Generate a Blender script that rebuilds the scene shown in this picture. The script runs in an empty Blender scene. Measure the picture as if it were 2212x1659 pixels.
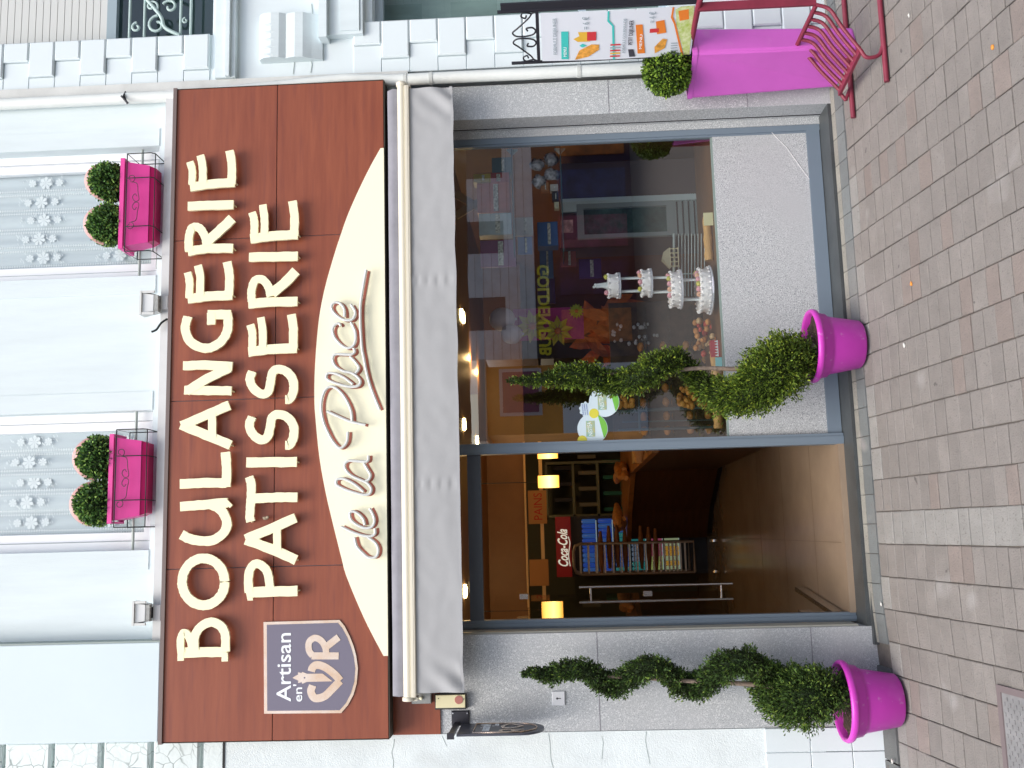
import bpy, math, random
from mathutils import Vector, Matrix, noise
random.seed(7)
R_ = random.Random(11)
D2 = math.radians
# ------------------------------------------------------------------ camera
FOC = 2157.0
dX = Vector((0.98890783, 0.0267547, 0.14610097))
dY = Vector((-0.14470096, -0.04838339, 0.9882918))
dZ = Vector((-0.03351031, 0.99847045, 0.04397529))
CAM = Vector((0, -5.9, 1.73694639))
def toworld(u, v, w):
    c = Vector((u, v, w)); return Vector((dX.dot(c), dY.dot(c), dZ.dot(c)))
def ray(x, y): return toworld(829.5 - y, 1106 - x, FOC)
def at(x, y, Y=0.0):            # point of the plane y = Y
    d = ray(x, y); return CAM + d * ((Y - CAM.y) / d.y)
def hit(x, y, P0, n):
    d = ray(x, y); return CAM + d * ((P0 - CAM).dot(n) / d.dot(n))
sc = bpy.context.scene
cd = bpy.data.cameras.new('Camera'); cam = bpy.data.objects.new('Camera', cd); sc.collection.objects.link(cam)
cd.sensor_width = 36; cd.lens = FOC / 2212 * 36; cd.clip_end = 500; cd.clip_start = 0.05
Xc = toworld(0, -1, 0); Yc = toworld(1, 0, 0); Zc = toworld(0, 0, -1)
cam.matrix_world = Matrix((( Xc.x, Yc.x, Zc.x, CAM.x), (Xc.y, Yc.y, Zc.y, CAM.y), (Xc.z, Yc.z, Zc.z, CAM.z), (0, 0, 0, 1)))
sc.camera = cam
# ------------------------------------------------------------------ light
SUN_EL, SUN_AZ = D2(58), D2(200)
w = bpy.data.worlds.new('World'); sc.world = w; w.use_nodes = True
nt = w.node_tree; bg = nt.nodes['Background']
sky = nt.nodes.new('ShaderNodeTexSky'); sky.sky_type = 'NISHITA'; sky.sun_disc = False
sky.sun_elevation = SUN_EL; sky.sun_rotation = SUN_AZ; sky.dust_density = 4.0; sky.air_density = 1.0; sky.ozone_density = 1.0
nt.links.new(sky.outputs[0], bg.inputs[0]); bg.inputs[1].default_value = 0.15
sl = bpy.data.lights.new('Sun', 'SUN'); sl.energy = 1.5; sl.angle = D2(35); sl.color = (1, 0.97, 0.93)
so = bpy.data.objects.new('Sun', sl); sc.collection.objects.link(so)
sd = Vector((math.sin(SUN_AZ) * math.cos(SUN_EL), math.cos(SUN_AZ) * math.cos(SUN_EL), math.sin(SUN_EL)))
so.rotation_euler = sd.to_track_quat('Z', 'Y').to_euler()
sc.view_settings.view_transform = 'Standard'; sc.view_settings.look = 'None'
sc.view_settings.exposure = 0.62; sc.view_settings.gamma = 1.0
sc.cycles.max_bounces = 10; sc.cycles.transparent_max_bounces = 16

# ------------------------------------------------------------------ materials
MATS = {}
def mat(name, col, rough=0.6, metal=0.0, var=0.0, vscale=3.0, stretch=(1, 1, 1), col2=None, bump=0.0, bscale=40.0,
        spec=0.5, emit=None, estr=0.0, attr=False, speck=None, coat=0.0, sss=0.0):
    if name in MATS: return MATS[name]
    m = bpy.data.materials.new(name); m.use_nodes = True; t = m.node_tree; N = t.nodes; L = t.links
    b = N['Principled BSDF']; b.inputs['Base Color'].default_value = (*col, 1); b.inputs['Roughness'].default_value = rough
    b.inputs['Metallic'].default_value = metal; b.inputs['Specular IOR Level'].default_value = spec
    if coat: b.inputs['Coat Weight'].default_value = coat; b.inputs['Coat Roughness'].default_value = 0.15
    tc = N.new('ShaderNodeTexCoord'); mp = N.new('ShaderNodeMapping'); mp.inputs['Scale'].default_value = stretch
    L.new(tc.outputs['Object'], mp.inputs[0])
    out = None
    if attr:
        a = N.new('ShaderNodeAttribute'); a.attribute_name = 'Col'; out = a.outputs['Color']
    if var or col2:
        n = N.new('ShaderNodeTexNoise'); n.inputs['Scale'].default_value = vscale; n.inputs['Detail'].default_value = 7; n.inputs['Roughness'].default_value = 0.62
        L.new(mp.outputs[0], n.inputs['Vector'])
        r = N.new('ShaderNodeValToRGB'); r.color_ramp.elements[0].position = 0.3; r.color_ramp.elements[1].position = 0.7
        c2 = col2 or tuple(c * (1 - var) for c in col); c1 = col if col2 else tuple(min(1, c * (1 + var)) for c in col)
        r.color_ramp.elements[0].color = (*c2, 1); r.color_ramp.elements[1].color = (*c1, 1)
        L.new(n.outputs['Fac'], r.inputs[0])
        if out:
            r.color_ramp.elements[0].color = (1 - var,) * 3 + (1,); r.color_ramp.elements[1].color = (1 + var,) * 3 + (1,)
            x = N.new('ShaderNodeMix'); x.data_type = 'RGBA'; x.blend_type = 'MULTIPLY'; x.inputs[0].default_value = 1
            L.new(out, x.inputs[6]); L.new(r.outputs[0], x.inputs[7]); out = x.outputs[2]
        else: out = r.outputs[0]
    if speck:   # (scale, dark colour, amount)
        for k, (s_, c_, lo, hi) in enumerate(speck):
            v = N.new('ShaderNodeTexNoise'); v.inputs['Scale'].default_value = s_; v.inputs['Detail'].default_value = 2
            L.new(mp.outputs[0], v.inputs['Vector'])
            rr = N.new('ShaderNodeValToRGB'); rr.color_ramp.elements[0].position = lo; rr.color_ramp.elements[1].position = hi
            L.new(v.outputs['Fac'], rr.inputs[0])
            x = N.new('ShaderNodeMix'); x.data_type = 'RGBA'
            L.new(rr.outputs[0], x.inputs[0])
            if out: L.new(out, x.inputs[6])
            else: x.inputs[6].default_value = (*col, 1)
            x.inputs[7].default_value = (*c_, 1); out = x.outputs[2]
    if out: L.new(out, b.inputs['Base Color'])
    if bump:
        n2 = N.new('ShaderNodeTexNoise'); n2.inputs['Scale'].default_value = bscale; n2.inputs['Detail'].default_value = 5
        L.new(mp.outputs[0], n2.inputs['Vector'])
        bp = N.new('ShaderNodeBump'); bp.inputs['Strength'].default_value = bump; bp.inputs['Distance'].default_value = 0.01
        L.new(n2.outputs['Fac'], bp.inputs['Height']); L.new(bp.outputs[0], b.inputs['Normal'])
    if emit: b.inputs['Emission Color'].default_value = (*emit, 1); b.inputs['Emission Strength'].default_value = estr
    if sss: b.inputs['Subsurface Weight'].default_value = sss; b.inputs['Subsurface Radius'].default_value = (0.01, 0.01, 0.01)
    MATS[name] = m; return m
def glassmat(name, tint=(0.93, 0.97, 0.96), ior=1.5, boost=1.0):
    if name in MATS: return MATS[name]
    m = bpy.data.materials.new(name); m.use_nodes = True; t = m.node_tree; N = t.nodes; L = t.links
    N.remove(N['Principled BSDF']); o = N['Material Output']
    tr = N.new('ShaderNodeBsdfTransparent'); tr.inputs[0].default_value = (*tint, 1)
    gl = N.new('ShaderNodeBsdfGlossy'); gl.inputs['Roughness'].default_value = 0.0; gl.inputs[0].default_value = (1, 1, 1, 1)
    # two-sided Schlick reflectance of the pane: f0 + (1 - f0) (1 - |cos|)^5
    f0 = min(.31, ((ior - 1) / (ior + 1)) ** 2 * boost)
    ge = N.new('ShaderNodeNewGeometry'); dt = N.new('ShaderNodeVectorMath'); dt.operation = 'DOT_PRODUCT'
    L.new(ge.outputs['Incoming'], dt.inputs[0]); L.new(ge.outputs['Normal'], dt.inputs[1])
    def mth(op, a, b=None):
        q = N.new('ShaderNodeMath'); q.operation = op
        for i, v in enumerate((a, b)):
            if v is None: continue
            if isinstance(v, (int, float)): q.inputs[i].default_value = v
            else: L.new(v, q.inputs[i])
        return q.outputs[0]
    k5 = mth('POWER', mth('SUBTRACT', 1.0, mth('ABSOLUTE', dt.outputs['Value'])), 5.0)
    mx = N.new('ShaderNodeMixShader'); L.new(mth('ADD', mth('MULTIPLY', k5, 1 - f0), f0), mx.inputs[0])
    L.new(tr.outputs[0], mx.inputs[1]); L.new(gl.outputs[0], mx.inputs[2]); L.new(mx.outputs[0], o.inputs[0])
    MATS[name] = m; return m
white = mat('white_paint', (.655, .745, .765), .75, var=.07, vscale=1.6, stretch=(4, 1, .5), bump=.12, bscale=60)
whitesmooth = mat('white_smooth', (.61, .715, .75), .5, var=.03, vscale=1.5)
stucco = mat('white_stucco', (.70, .77, .775), .9, var=.08, vscale=5, bump=.35, bscale=150, speck=[(2.2, (.50, .53, .52), .60, .85)])
tilewhite = mat('white_glazed_tile', (.68, .76, .78), .35, var=.03, vscale=2)
cladding = mat('crackle_cladding', (.70, .78, .77), .6, var=.05, vscale=4, bump=.3, bscale=30)
def crackle(m, scale, colr, width):
    t = m.node_tree; N = t.nodes; L = t.links; b = N['Principled BSDF']; old = b.inputs['Base Color'].links[0].from_socket
    tc = N.new('ShaderNodeTexCoord'); ns = N.new('ShaderNodeTexNoise'); ns.inputs['Scale'].default_value = 9; L.new(tc.outputs['Object'], ns.inputs['Vector'])
    vm = N.new('ShaderNodeMix'); vm.data_type = 'VECTOR'; vm.inputs[0].default_value = .06; L.new(tc.outputs['Object'], vm.inputs[4]); L.new(ns.outputs['Color'], vm.inputs[5])
    v = N.new('ShaderNodeTexVoronoi'); v.feature = 'DISTANCE_TO_EDGE'; v.inputs['Scale'].default_value = scale; L.new(vm.outputs[1], v.inputs['Vector'])
    r = N.new('ShaderNodeValToRGB'); r.color_ramp.elements[0].position = 0; r.color_ramp.elements[0].color = (1, 1, 1, 1); r.color_ramp.elements[1].position = width; r.color_ramp.elements[1].color = (0, 0, 0, 1)
    L.new(v.outputs['Distance'], r.inputs[0])
    n2 = N.new('ShaderNodeTexNoise'); n2.inputs['Scale'].default_value = 3.5; L.new(tc.outputs['Object'], n2.inputs['Vector'])
    r2 = N.new('ShaderNodeValToRGB'); r2.color_ramp.elements[0].position = .38; r2.color_ramp.elements[1].position = .56; L.new(n2.outputs['Fac'], r2.inputs[0])
    mu = N.new('ShaderNodeMath'); mu.operation = 'MULTIPLY'; L.new(r.outputs[0], mu.inputs[0]); L.new(r2.outputs[0], mu.inputs[1])
    x = N.new('ShaderNodeMix'); x.data_type = 'RGBA'; L.new(mu.outputs[0], x.inputs[0]); L.new(old, x.inputs[6]); x.inputs[7].default_value = (*colr, 1); L.new(x.outputs[2], b.inputs['Base Color'])
crackle(cladding, 13, (.22, .27, .26), .045)
crackm = mat('crack_line', (.30, .36, .34), .9)
granite = mat('granite', (.44, .465, .475), .6, bump=.2, bscale=200, speck=[(190, (.19, .205, .22), .50, .65), (155, (.64, .66, .66), .53, .66), (1.6, (.42, .435, .445), .45, .8)])
granited = mat('dark_granite', (.050, .058, .060), .45, var=.25, vscale=6, spec=.6, speck=[(250, (.10, .105, .11), .55, .7)])
frame = mat('grey_aluminium', (.17, .22, .27), .45, metal=.1, var=.03)
frameD = mat('dark_aluminium', (.09, .11, .14), .45)
chrome = mat('brushed_steel', (.75, .75, .76), .25, metal=1)
dark = mat('dark_gap', (.02, .02, .022), .8)
woodsign = mat('sign_laminate', (.290, .086, .044), .38, stretch=(.7, 1, 9), vscale=2.2, col2=(.215, .058, .032), spec=.35, speck=[(3.5, (.19, .055, .038), .54, .85)])
signtrim = mat('sign_trim', (.16, .12, .11), .5)
joint = mat('sign_joint', (.16, .14, .16), .6)
cream = mat('cream_panel', (.90, .88, .66), .4)
lettercol = mat('cream_letter', (.93, .90, .60), .45)
terra = mat('terracotta_cut', (.30, .085, .055), .6)
tubem = mat('neon_glass', (.66, .68, .65), .15, spec=.8, coat=.5)
shieldm = mat('shield_slate', (.155, .14, .19), .3, coat=.3)
bronze = mat('bronze_foil', (.62, .42, .27), .25, metal=.75, col2=(.75, .66, .58), vscale=4)
whiteprint = mat('white_print', (.85, .9, .92), .5)
fabric = mat('awning_fabric', (.385, .395, .40), .85, var=.03, vscale=6, bump=.12, bscale=14)
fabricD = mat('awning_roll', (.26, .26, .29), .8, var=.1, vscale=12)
awnbar = mat('awning_cream_bar', (.74, .70, .57), .3, coat=.3)
pink = mat('magenta_plastic', (.56, .045, .455), .38, var=.06, vscale=3, speck=[(5, (.66, .14, .58), .62, .80), (22, (.60, .22, .52), .66, .74)])
pinkt = mat('trough_pink', (.74, .055, .32), .38, var=.05, vscale=4)
pinktd = mat('trough_pink_foot', (.50, .006, .12), .35)
pinkp = mat('planter_pink', (.62, .125, .56), .45, var=.06, vscale=3, speck=[(7, (.62, .18, .56), .64, .8)])
soil = mat('soil', (.045, .025, .018), .95, var=.5, vscale=30, bump=1, bscale=60, speck=[(70, (.25, .16, .09), .66, .7)])
bark = mat('bark', (.22, .17, .13), .9, var=.3, vscale=20, bump=.8, bscale=50)
leafm = mat('leaf', (.1, .2, .05), .6, attr=True, spec=.25)
maroon = mat('maroon_metal', (.20, .022, .045), .5, var=.15, vscale=12)
black = mat('black_metal', (.02, .02, .028), .45)
wire = mat('dark_wire', (.025, .035, .035), .5)
pipe_m = mat('pipe_white', (.76, .80, .77), .4, var=.05, vscale=6)
pvc = mat('window_pvc', (.84, .87, .90), .35)
ribbonm = mat('pink_ribbon', (.78, .45, .42), .7)
lampwhite = mat('lamp_housing', (.62, .64, .62), .5)
glassfac = mat('lamp_glass', (.85, .88, .88), .15)
curtain = mat('voile_curtain', (.52, .59, .615), .9, var=.06, vscale=3, stretch=(5, 1, .3))
lace = mat('lace_thread', (.72, .78, .79), .9)
glass = glassmat('shop_glass', (.88, .93, .92), 1.52, 6.0)
glassclear = glassmat('door_glass', (.93, .95, .93), 1.45, .8)
glassw = glassmat('window_glass', (.96, .98, .98), 1.5, 1.6)
pav = mat('pavers', (.3, .27, .25), .85, attr=True, var=.10, vscale=9, bump=.5, bscale=120, speck=[(1.1, (.23, .215, .20), .60, .9), (90, (.13, .122, .11), .60, .76), (3.2, (.28, .27, .255), .66, .78), (13, (.10, .092, .085), .755, .78)])
slate = mat('slate_slab', (.22, .25, .25), .7, var=.2, vscale=8, bump=.4, bscale=50)
jointm = mat('paving_joint', (.12, .108, .096), .95, var=.2, vscale=20)
woodc = mat('brown_ceiling', (.24, .115, .045), .5, var=.12, vscale=3)
woodd = mat('dark_wood', (.07, .028, .012), .45, var=.3, vscale=4, stretch=(1, 1, 6))
floorm = mat('shop_floor_tile', (.29, .22, .155), .17, var=.12, vscale=2.5, spec=.5)
backwall = mat('back_wall', (.10, .10, .07), .7)
breadm = mat('bread_crust', (.50, .22, .06), .6, var=.35, vscale=18, bump=.5, bscale=60)
logm = mat('log_wood', (.60, .34, .12), .7, var=.3, vscale=9, stretch=(.4, 1, 3), bump=.4, bscale=30)
icing = mat('icing', (.94, .90, .91), .5, bump=.6, bscale=45, sss=.1)
rosep = mat('pink_rose', (.80, .38, .44), .6, bump=.6, bscale=60)
roseg = mat('green_rose', (.55, .52, .10), .6, bump=.6, bscale=60)
fridgew = mat('cabinet_shell', (.66, .80, .83), .4)
fridgeg = mat('cabinet_grey', (.32, .39, .40), .45)
lampshade = mat('lit_shade', (.9, .7, .3), .6, emit=(1, .56, .12), estr=2.6)
nt2 = lampshade.node_tree; g_ = nt2.nodes.new('ShaderNodeTexCoord'); sx_ = nt2.nodes.new('ShaderNodeSeparateXYZ'); nt2.links.new(g_.outputs['Generated'], sx_.inputs[0])
rp_ = nt2.nodes.new('ShaderNodeValToRGB'); rp_.color_ramp.elements[0].color = (.55, .20, .02, 1); rp_.color_ramp.elements[1].color = (.60, .24, .03, 1); e_ = rp_.color_ramp.elements.new(.45); e_.color = (1, .66, .20, 1)
nt2.links.new(sx_.outputs[2], rp_.inputs[0]); nt2.links.new(rp_.outputs[0], nt2.nodes['Principled BSDF'].inputs['Emission Color'])
spotm = mat('lit_spot', (1, .9, .6), .5, emit=(1, .75, .35), estr=14)
redlit = mat('red_header', (.20, .008, .01), .3, emit=(1, .02, .02), estr=.03)
whitelit = mat('white_header_print', (.9, .9, .85), .4, emit=(1, 1, .85), estr=.3)
def flat(name, c, rough=.6): return mat(name, c, rough)

# ------------------------------------------------------------------ mesh building
class MB:
    def __init__(s): s.v = []; s.f = []; s.c = []; s.mi = []; s.cur = None; s.m = 0; s.smooth = set()
    def add(s, vs, fs, smooth=False):
        o = len(s.v); s.v += [Vector(v) for v in vs]
        for f in fs:
            if smooth: s.smooth.add(len(s.f))
            s.f.append([o + i for i in f]); s.c.append(s.cur); s.mi.append(s.m)
        return s
    def box(s, a, b):
        x0, y0, z0 = (min(a[i], b[i]) for i in range(3)); x1, y1, z1 = (max(a[i], b[i]) for i in range(3))
        return s.add([(x0, y0, z0), (x1, y0, z0), (x1, y1, z0), (x0, y1, z0), (x0, y0, z1), (x1, y0, z1), (x1, y1, z1), (x0, y1, z1)],
              [(0, 3, 2, 1), (4, 5, 6, 7), (0, 1, 5, 4), (1, 2, 6, 5), (2, 3, 7, 6), (3, 0, 4, 7)])
    def bev(s, a, b, k=.004):      # box with bevelled front (-y) face edges and others plain
        x0, y0, z0 = (min(a[i], b[i]) for i in range(3)); x1, y1, z1 = (max(a[i], b[i]) for i in range(3))
        return s.add([(x0 + k, y0, z0 + k), (x1 - k, y0, z0 + k), (x1 - k, y0, z1 - k), (x0 + k, y0, z1 - k),
                      (x0, y0 + k, z0), (x1, y0 + k, z0), (x1, y0 + k, z1), (x0, y0 + k, z1), (x0, y1, z0), (x1, y1, z0), (x1, y1, z1), (x0, y1, z1)],
              [(0, 1, 2, 3), (4, 5, 1, 0), (5, 6, 2, 1), (6, 7, 3, 2), (7, 4, 0, 3), (8, 9, 5, 4), (9, 10, 6, 5), (10, 11, 7, 6), (11, 8, 4, 7), (11, 10, 9, 8)])
    def quad(s, a, b, c, d): return s.add([a, b, c, d], [(0, 1, 2, 3)])
    def prism(s, pts, d):           # polygon pts (3D list), extruded by vector d
        n = len(pts); d = Vector(d); vs = [Vector(p) for p in pts] + [Vector(p) + d for p in pts]
        return s.add(vs, [tuple(range(n)), tuple(range(2 * n - 1, n - 1, -1))] + [(i, (i + 1) % n, n + (i + 1) % n, n + i) for i in range(n)])
    def tube(s, pts, r, n=8, closed=False, caps=True):
        pts = [Vector(p) for p in pts]; m = len(pts); rr = r if isinstance(r, (list, tuple)) else [r] * m
        vs = []; prev = None
        for i, p in enumerate(pts):
            a = pts[i - 1] if (i > 0 or closed) else p; b = pts[(i + 1) % m] if (i < m - 1 or closed) else p
            t = (b - a); t = t.normalized() if t.length > 1e-9 else Vector((0, 0, 1))
            if prev is None: u = t.orthogonal().normalized()
            else:
                u = prev - t * prev.dot(t); u = u.normalized() if u.length > 1e-6 else t.orthogonal().normalized()
            prev = u; v = t.cross(u)
            for k in range(n):
                an = 2 * math.pi * k / n; vs.append(p + (u * math.cos(an) + v * math.sin(an)) * rr[i])
        fs = []
        for i in range(m if closed else m - 1):
            j = (i + 1) % m
            for k in range(n): fs.append((i * n + k, i * n + (k + 1) % n, j * n + (k + 1) % n, j * n + k))
        s.add(vs, fs, smooth=n > 4)
        if caps and not closed:
            s.add(vs[:n], [tuple(range(n - 1, -1, -1))]); s.add(vs[-n:], [tuple(range(n))])
        return s
    def lathe(s, c, prof, n=24, axis='z', smooth=True):
        c = Vector(c); vs = []
        for r, h in prof:
            for k in range(n):
                a = 2 * math.pi * k / n
                if axis == 'z': vs.append(c + Vector((r * math.cos(a), r * math.sin(a), h)))
                elif axis == 'y': vs.append(c + Vector((r * math.cos(a), h, r * math.sin(a))))
                else: vs.append(c + Vector((h, r * math.cos(a), r * math.sin(a))))
        fs = []
        for i in range(len(prof) - 1):
            for k in range(n): fs.append((i * n + k, i * n + (k + 1) % n, (i + 1) * n + (k + 1) % n, (i + 1) * n + k))
        s.add(vs, fs, smooth)
        s.add(vs[:n], [tuple(range(n))]); s.add(vs[-n:], [tuple(range(n))])
        return s
    def ball(s, c, r, n=10, m=7, sq=(1, 1, 1), jit=0):
        c = Vector(c); vs = []
        for i in range(m + 1):
            th = math.pi * i / m
            for k in range(n):
                a = 2 * math.pi * k / n; q = 1 + jit * (R_.random() - .5)
                vs.append(c + Vector((math.sin(th) * math.cos(a) * r * sq[0] * q, math.sin(th) * math.sin(a) * r * sq[1] * q, math.cos(th) * r * sq[2] * q)))
        return s.add(vs, [(i * n + k, (i + 1) * n + k, (i + 1) * n + (k + 1) % n, i * n + (k + 1) % n) for i in range(m) for k in range(n)], True)
    def build(s, name, m, parent=None, auto=True):
        off = wl(parent) if parent else Vector((0, 0, 0))
        me = bpy.data.meshes.new(name); me.from_pydata([tuple(v - off) for v in s.v], [], s.f)
        ms = m if isinstance(m, (list, tuple)) else [m]
        for q in ms: me.materials.append(q)
        if len(ms) > 1: me.polygons.foreach_set('material_index', s.mi)
        if s.smooth: me.polygons.foreach_set('use_smooth', [i in s.smooth for i in range(len(s.f))])
        if any(c is not None for c in s.c):
            ca = me.color_attributes.new('Col', 'FLOAT_COLOR', 'CORNER'); buf = []
            for f, c in zip(s.f, s.c): buf += list((*(c or (.3, .3, .3)), 1)) * len(f)
            ca.data.foreach_set('color', buf)
        me.update(); o = bpy.data.objects.new(name, me); sc.collection.objects.link(o)
        if parent: o.parent = parent
        return o
def wl(o):
    p = Vector((0, 0, 0))
    while o: p = p + Vector(o.location); o = o.parent
    return p
def tag(o, label=None, cat=None, group=None, kind=None):
    if label: o['label'] = label
    if cat: o['category'] = cat
    if group: o['group'] = group
    if kind: o['kind'] = kind
    return o
def thing(name, label, cat, loc, group=None):
    o = bpy.data.objects.new(name, None); sc.collection.objects.link(o); o.location = Vector(loc); o.empty_display_size = .1
    return tag(o, label, cat, group)
def struct(name, mb, m): return tag(mb.build(name, m), kind='structure')
def copytree(o, delta=(0, 0, 0), parent=None):
    c = o.copy(); sc.collection.objects.link(c)
    if parent: c.parent = parent
    else: c.location = Vector(o.location) + Vector(delta)
    for ch in [x for x in bpy.data.objects if x.parent == o]: copytree(ch, parent=c)
    return c
def spline(pts, k=5):               # Catmull-Rom through 3D points
    P = [Vector(p) for p in pts]; P = [P[0] * 2 - P[1]] + P + [P[-1] * 2 - P[-2]]; out = []
    for i in range(1, len(P) - 2):
        a, b, c, d = P[i - 1], P[i], P[i + 1], P[i + 2]
        for j in range(k):
            t = j / k
            out.append(.5 * ((2 * b) + (c - a) * t + (2 * a - 5 * b + 4 * c - d) * t * t + (3 * b - a - 3 * c + d) * t ** 3))
    out.append(P[-2]); return out
def stroke(mb, pts, w, depth, nrm=Vector((0, -1, 0)), curved=True, rough=0.0, lift=0.0):
    """a flat ribbon of width w along 3D pts, standing proud by depth along nrm"""
    P = spline(pts, 6) if (curved and len(pts) > 2) else [Vector(p) for p in pts]
    if not curved or len(pts) == 2:
        Q = []
        for i in range(len(P) - 1):
            for j in range(5): Q.append(P[i].lerp(P[i + 1], j / 5))
        P = Q + [P[-1]]
    n = len(P); L = []; Rr = []
    for i, p in enumerate(P):
        t = (P[min(i + 1, n - 1)] - P[max(i - 1, 0)]).normalized(); s = nrm.cross(t).normalized()
        a = w / 2 * (1 + rough * (R_.random() - .5)); b = w / 2 * (1 + rough * (R_.random() - .5))
        L.append(p + s * a + nrm * lift); Rr.append(p - s * b + nrm * lift)
    d = nrm * depth
    vs = L + Rr + [v + d for v in L] + [v + d for v in Rr]; fs = []
    for i in range(n - 1):
        fs += [(2 * n + i, 2 * n + i + 1, 3 * n + i + 1, 3 * n + i), (i, i + 1, 2 * n + i + 1, 2 * n + i), (n + i + 1, n + i, 3 * n + i, 3 * n + i + 1), (i + 1, i, n + i, n + i + 1)]
    fs += [(0, 2 * n, 3 * n, n), (n - 1, 2 * n - 1, 4 * n - 1, 3 * n - 1)]
    mb.add(vs, fs)
def text(s, name, m, parent, origin, right, up, size, depth=.001, wfit=None, shear=0.0, mb=None, bold=0.0, align='LEFT'):
    cu = bpy.data.curves.new('t', 'FONT'); cu.body = s; cu.size = 1; cu.resolution_u = 3; cu.extrude = .02; cu.shear = shear; cu.offset = bold; cu.align_x = align
    ob = bpy.data.objects.new('t', cu); sc.collection.objects.link(ob)
    dg = bpy.context.evaluated_depsgraph_get(); me = bpy.data.meshes.new_from_object(ob.evaluated_get(dg))
    right = Vector(right).normalized(); up = Vector(up).normalized(); nn = right.cross(up); origin = Vector(origin)
    xs = [v.co.x for v in me.vertices] or [0]
    sx = size if not wfit else wfit / max(1e-6, max(xs) - min(xs)); x0 = min(xs) if wfit else 0
    b = mb or MB(); b.add([origin + right * ((v.co.x - x0) * sx) + up * (v.co.y * size) + nn * (v.co.z * depth / .02) for v in me.vertices], [tuple(p.vertices) for p in me.polygons])
    bpy.data.objects.remove(ob); bpy.data.meshes.remove(me); bpy.data.curves.remove(cu)
    if mb is None: return b.build(name, m, parent)
K = .7855
def cv(bx, by, z, pts): return [(bx * K + x * z * K, by * K + y * z * K) for x, y in pts]
def z4(bx, by, pts): return cv(bx, by, 704 / 2212, pts)

# ------------------------------------------------------------------ ground
def gz(x, y):
    t = min(1, max(0, (-.35 - x) / .5)); s = t * t * (3 - 2 * t)
    return (.14 * y if y > -7 else -.98) - .022 * s * min(1, max(0, (y + 3) / 2.5))
g = MB(); GX = [-60, -20, -8, -4, -3, -2, -1.5, -1, -.8, -.6, -.4, 0, 1, 3, 6, 10, 20, 60]; GY = [-120, -60, -30, -15, -9, -7, -5, -3.5, -2.5, -1.5, -1, -.5, 0, .1]
for i in range(len(GX) - 1):
    for j in range(len(GY) - 1):
        g.quad(*[(a, b, gz(a, min(b, 0)) - .012) for a, b in ((GX[i], GY[j]), (GX[i + 1], GY[j]), (GX[i + 1], GY[j + 1]), (GX[i], GY[j + 1]))])
struct('ground', g, jointm)
p = MB(); pw, pl = .1765, .098
rr = random.Random(5)
xs0 = -.12 - pw * 14
for i in range(56):
    x0 = xs0 + i * pw; x1 = x0 + pw - .005
    off = rr.random() * .012; yb = -.17
    light = abs((x0 + pw / 2) - (-.03)) < pw * .5
    j = 0; y = yb - off
    while y > -5.2:
        L_ = pl * rr.choice([1, 1, 1, 1.0, .92, 1.25]) ; y2 = y - L_ + rr.choice([.005, .006, .007])
        tone = rr.uniform(.93, 1.07)
        base = (.196, .181, .166) if rr.random() < .6 else (.193, .178, .163)
        if rr.random() < .06: base = (.20, .170, .152)
        if light or (j == 0 and rr.random() < .5): base = (.235, .23, .215)
        p.cur = tuple(c * tone for c in base)
        e = .004; dz = rr.uniform(-.0015, .0015); jx = rr.uniform(-.0015, .0015)
        q = [(x0 + jx, y), (x1 + jx, y), (x1 + jx, y2), (x0 + jx, y2)]; qi = [(x0 + jx + e, y - e), (x1 + jx - e, y - e), (x1 + jx - e, y2 + e), (x0 + jx + e, y2 + e)]
        vs = [(a, b, gz(a, b) - .010) for a, b in q] + [(a, b, gz(a, b) - .003 + dz) for a, b in q] + [(a, b, gz(a, b) + dz) for a, b in qi]
        p.add(vs, [(8, 11, 10, 9)] + [(4 + k, 4 + (k + 1) % 4, 8 + (k + 1) % 4, 8 + k) for k in range(4)] + [(k, (k + 1) % 4, 4 + (k + 1) % 4, 4 + k) for k in range(4)])
        y -= L_; j += 1
# border setts at the foot of the building
for i in range(34):
    x0 = -1.0 + i * .165
    for (ya, yb, col) in ((-.008, -.060, (.25, .245, .215)), (-.064, -.166, (.145, .16, .16))):
        if x0 < -.78: continue
        tone = rr.uniform(.88, 1.12); p.cur = tuple(c * tone for c in col)
        q = [(x0, ya), (x0 + .161, ya), (x0 + .161, yb), (x0, yb)]
        p.add([(a, b, gz(a, b) - .010) for a, b in q] + [(a, b, gz(a, b) + .001) for a, b in q], [(4, 7, 6, 5)] + [(k, (k + 1) % 4, 4 + (k + 1) % 4, 4 + k) for k in range(4)])
for (xa, xb) in ((-1.30, -.80), (-1.95, -1.31), (-2.6, -1.97)):
    p.cur = (.11, .12, .118); q = [(xa, -.004), (xb, -.004), (xb, -.166), (xa, -.166)]
    p.add([(a, b, gz(a, b) - .012) for a, b in q] + [(a, b, gz(a, b) - .012 + .016) for a, b in q], [(4, 7, 6, 5)] + [(k, (k + 1) % 4, 4 + (k + 1) % 4, 4 + k) for k in range(4)])
struct('pavement', p, pav)
# small litter and worn chips
def groundpt(x, y):
    d = ray(x, y); t = (CAM.z - .14 * CAM.y) / (.14 * d.y - d.z); return CAM + d * t

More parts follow.
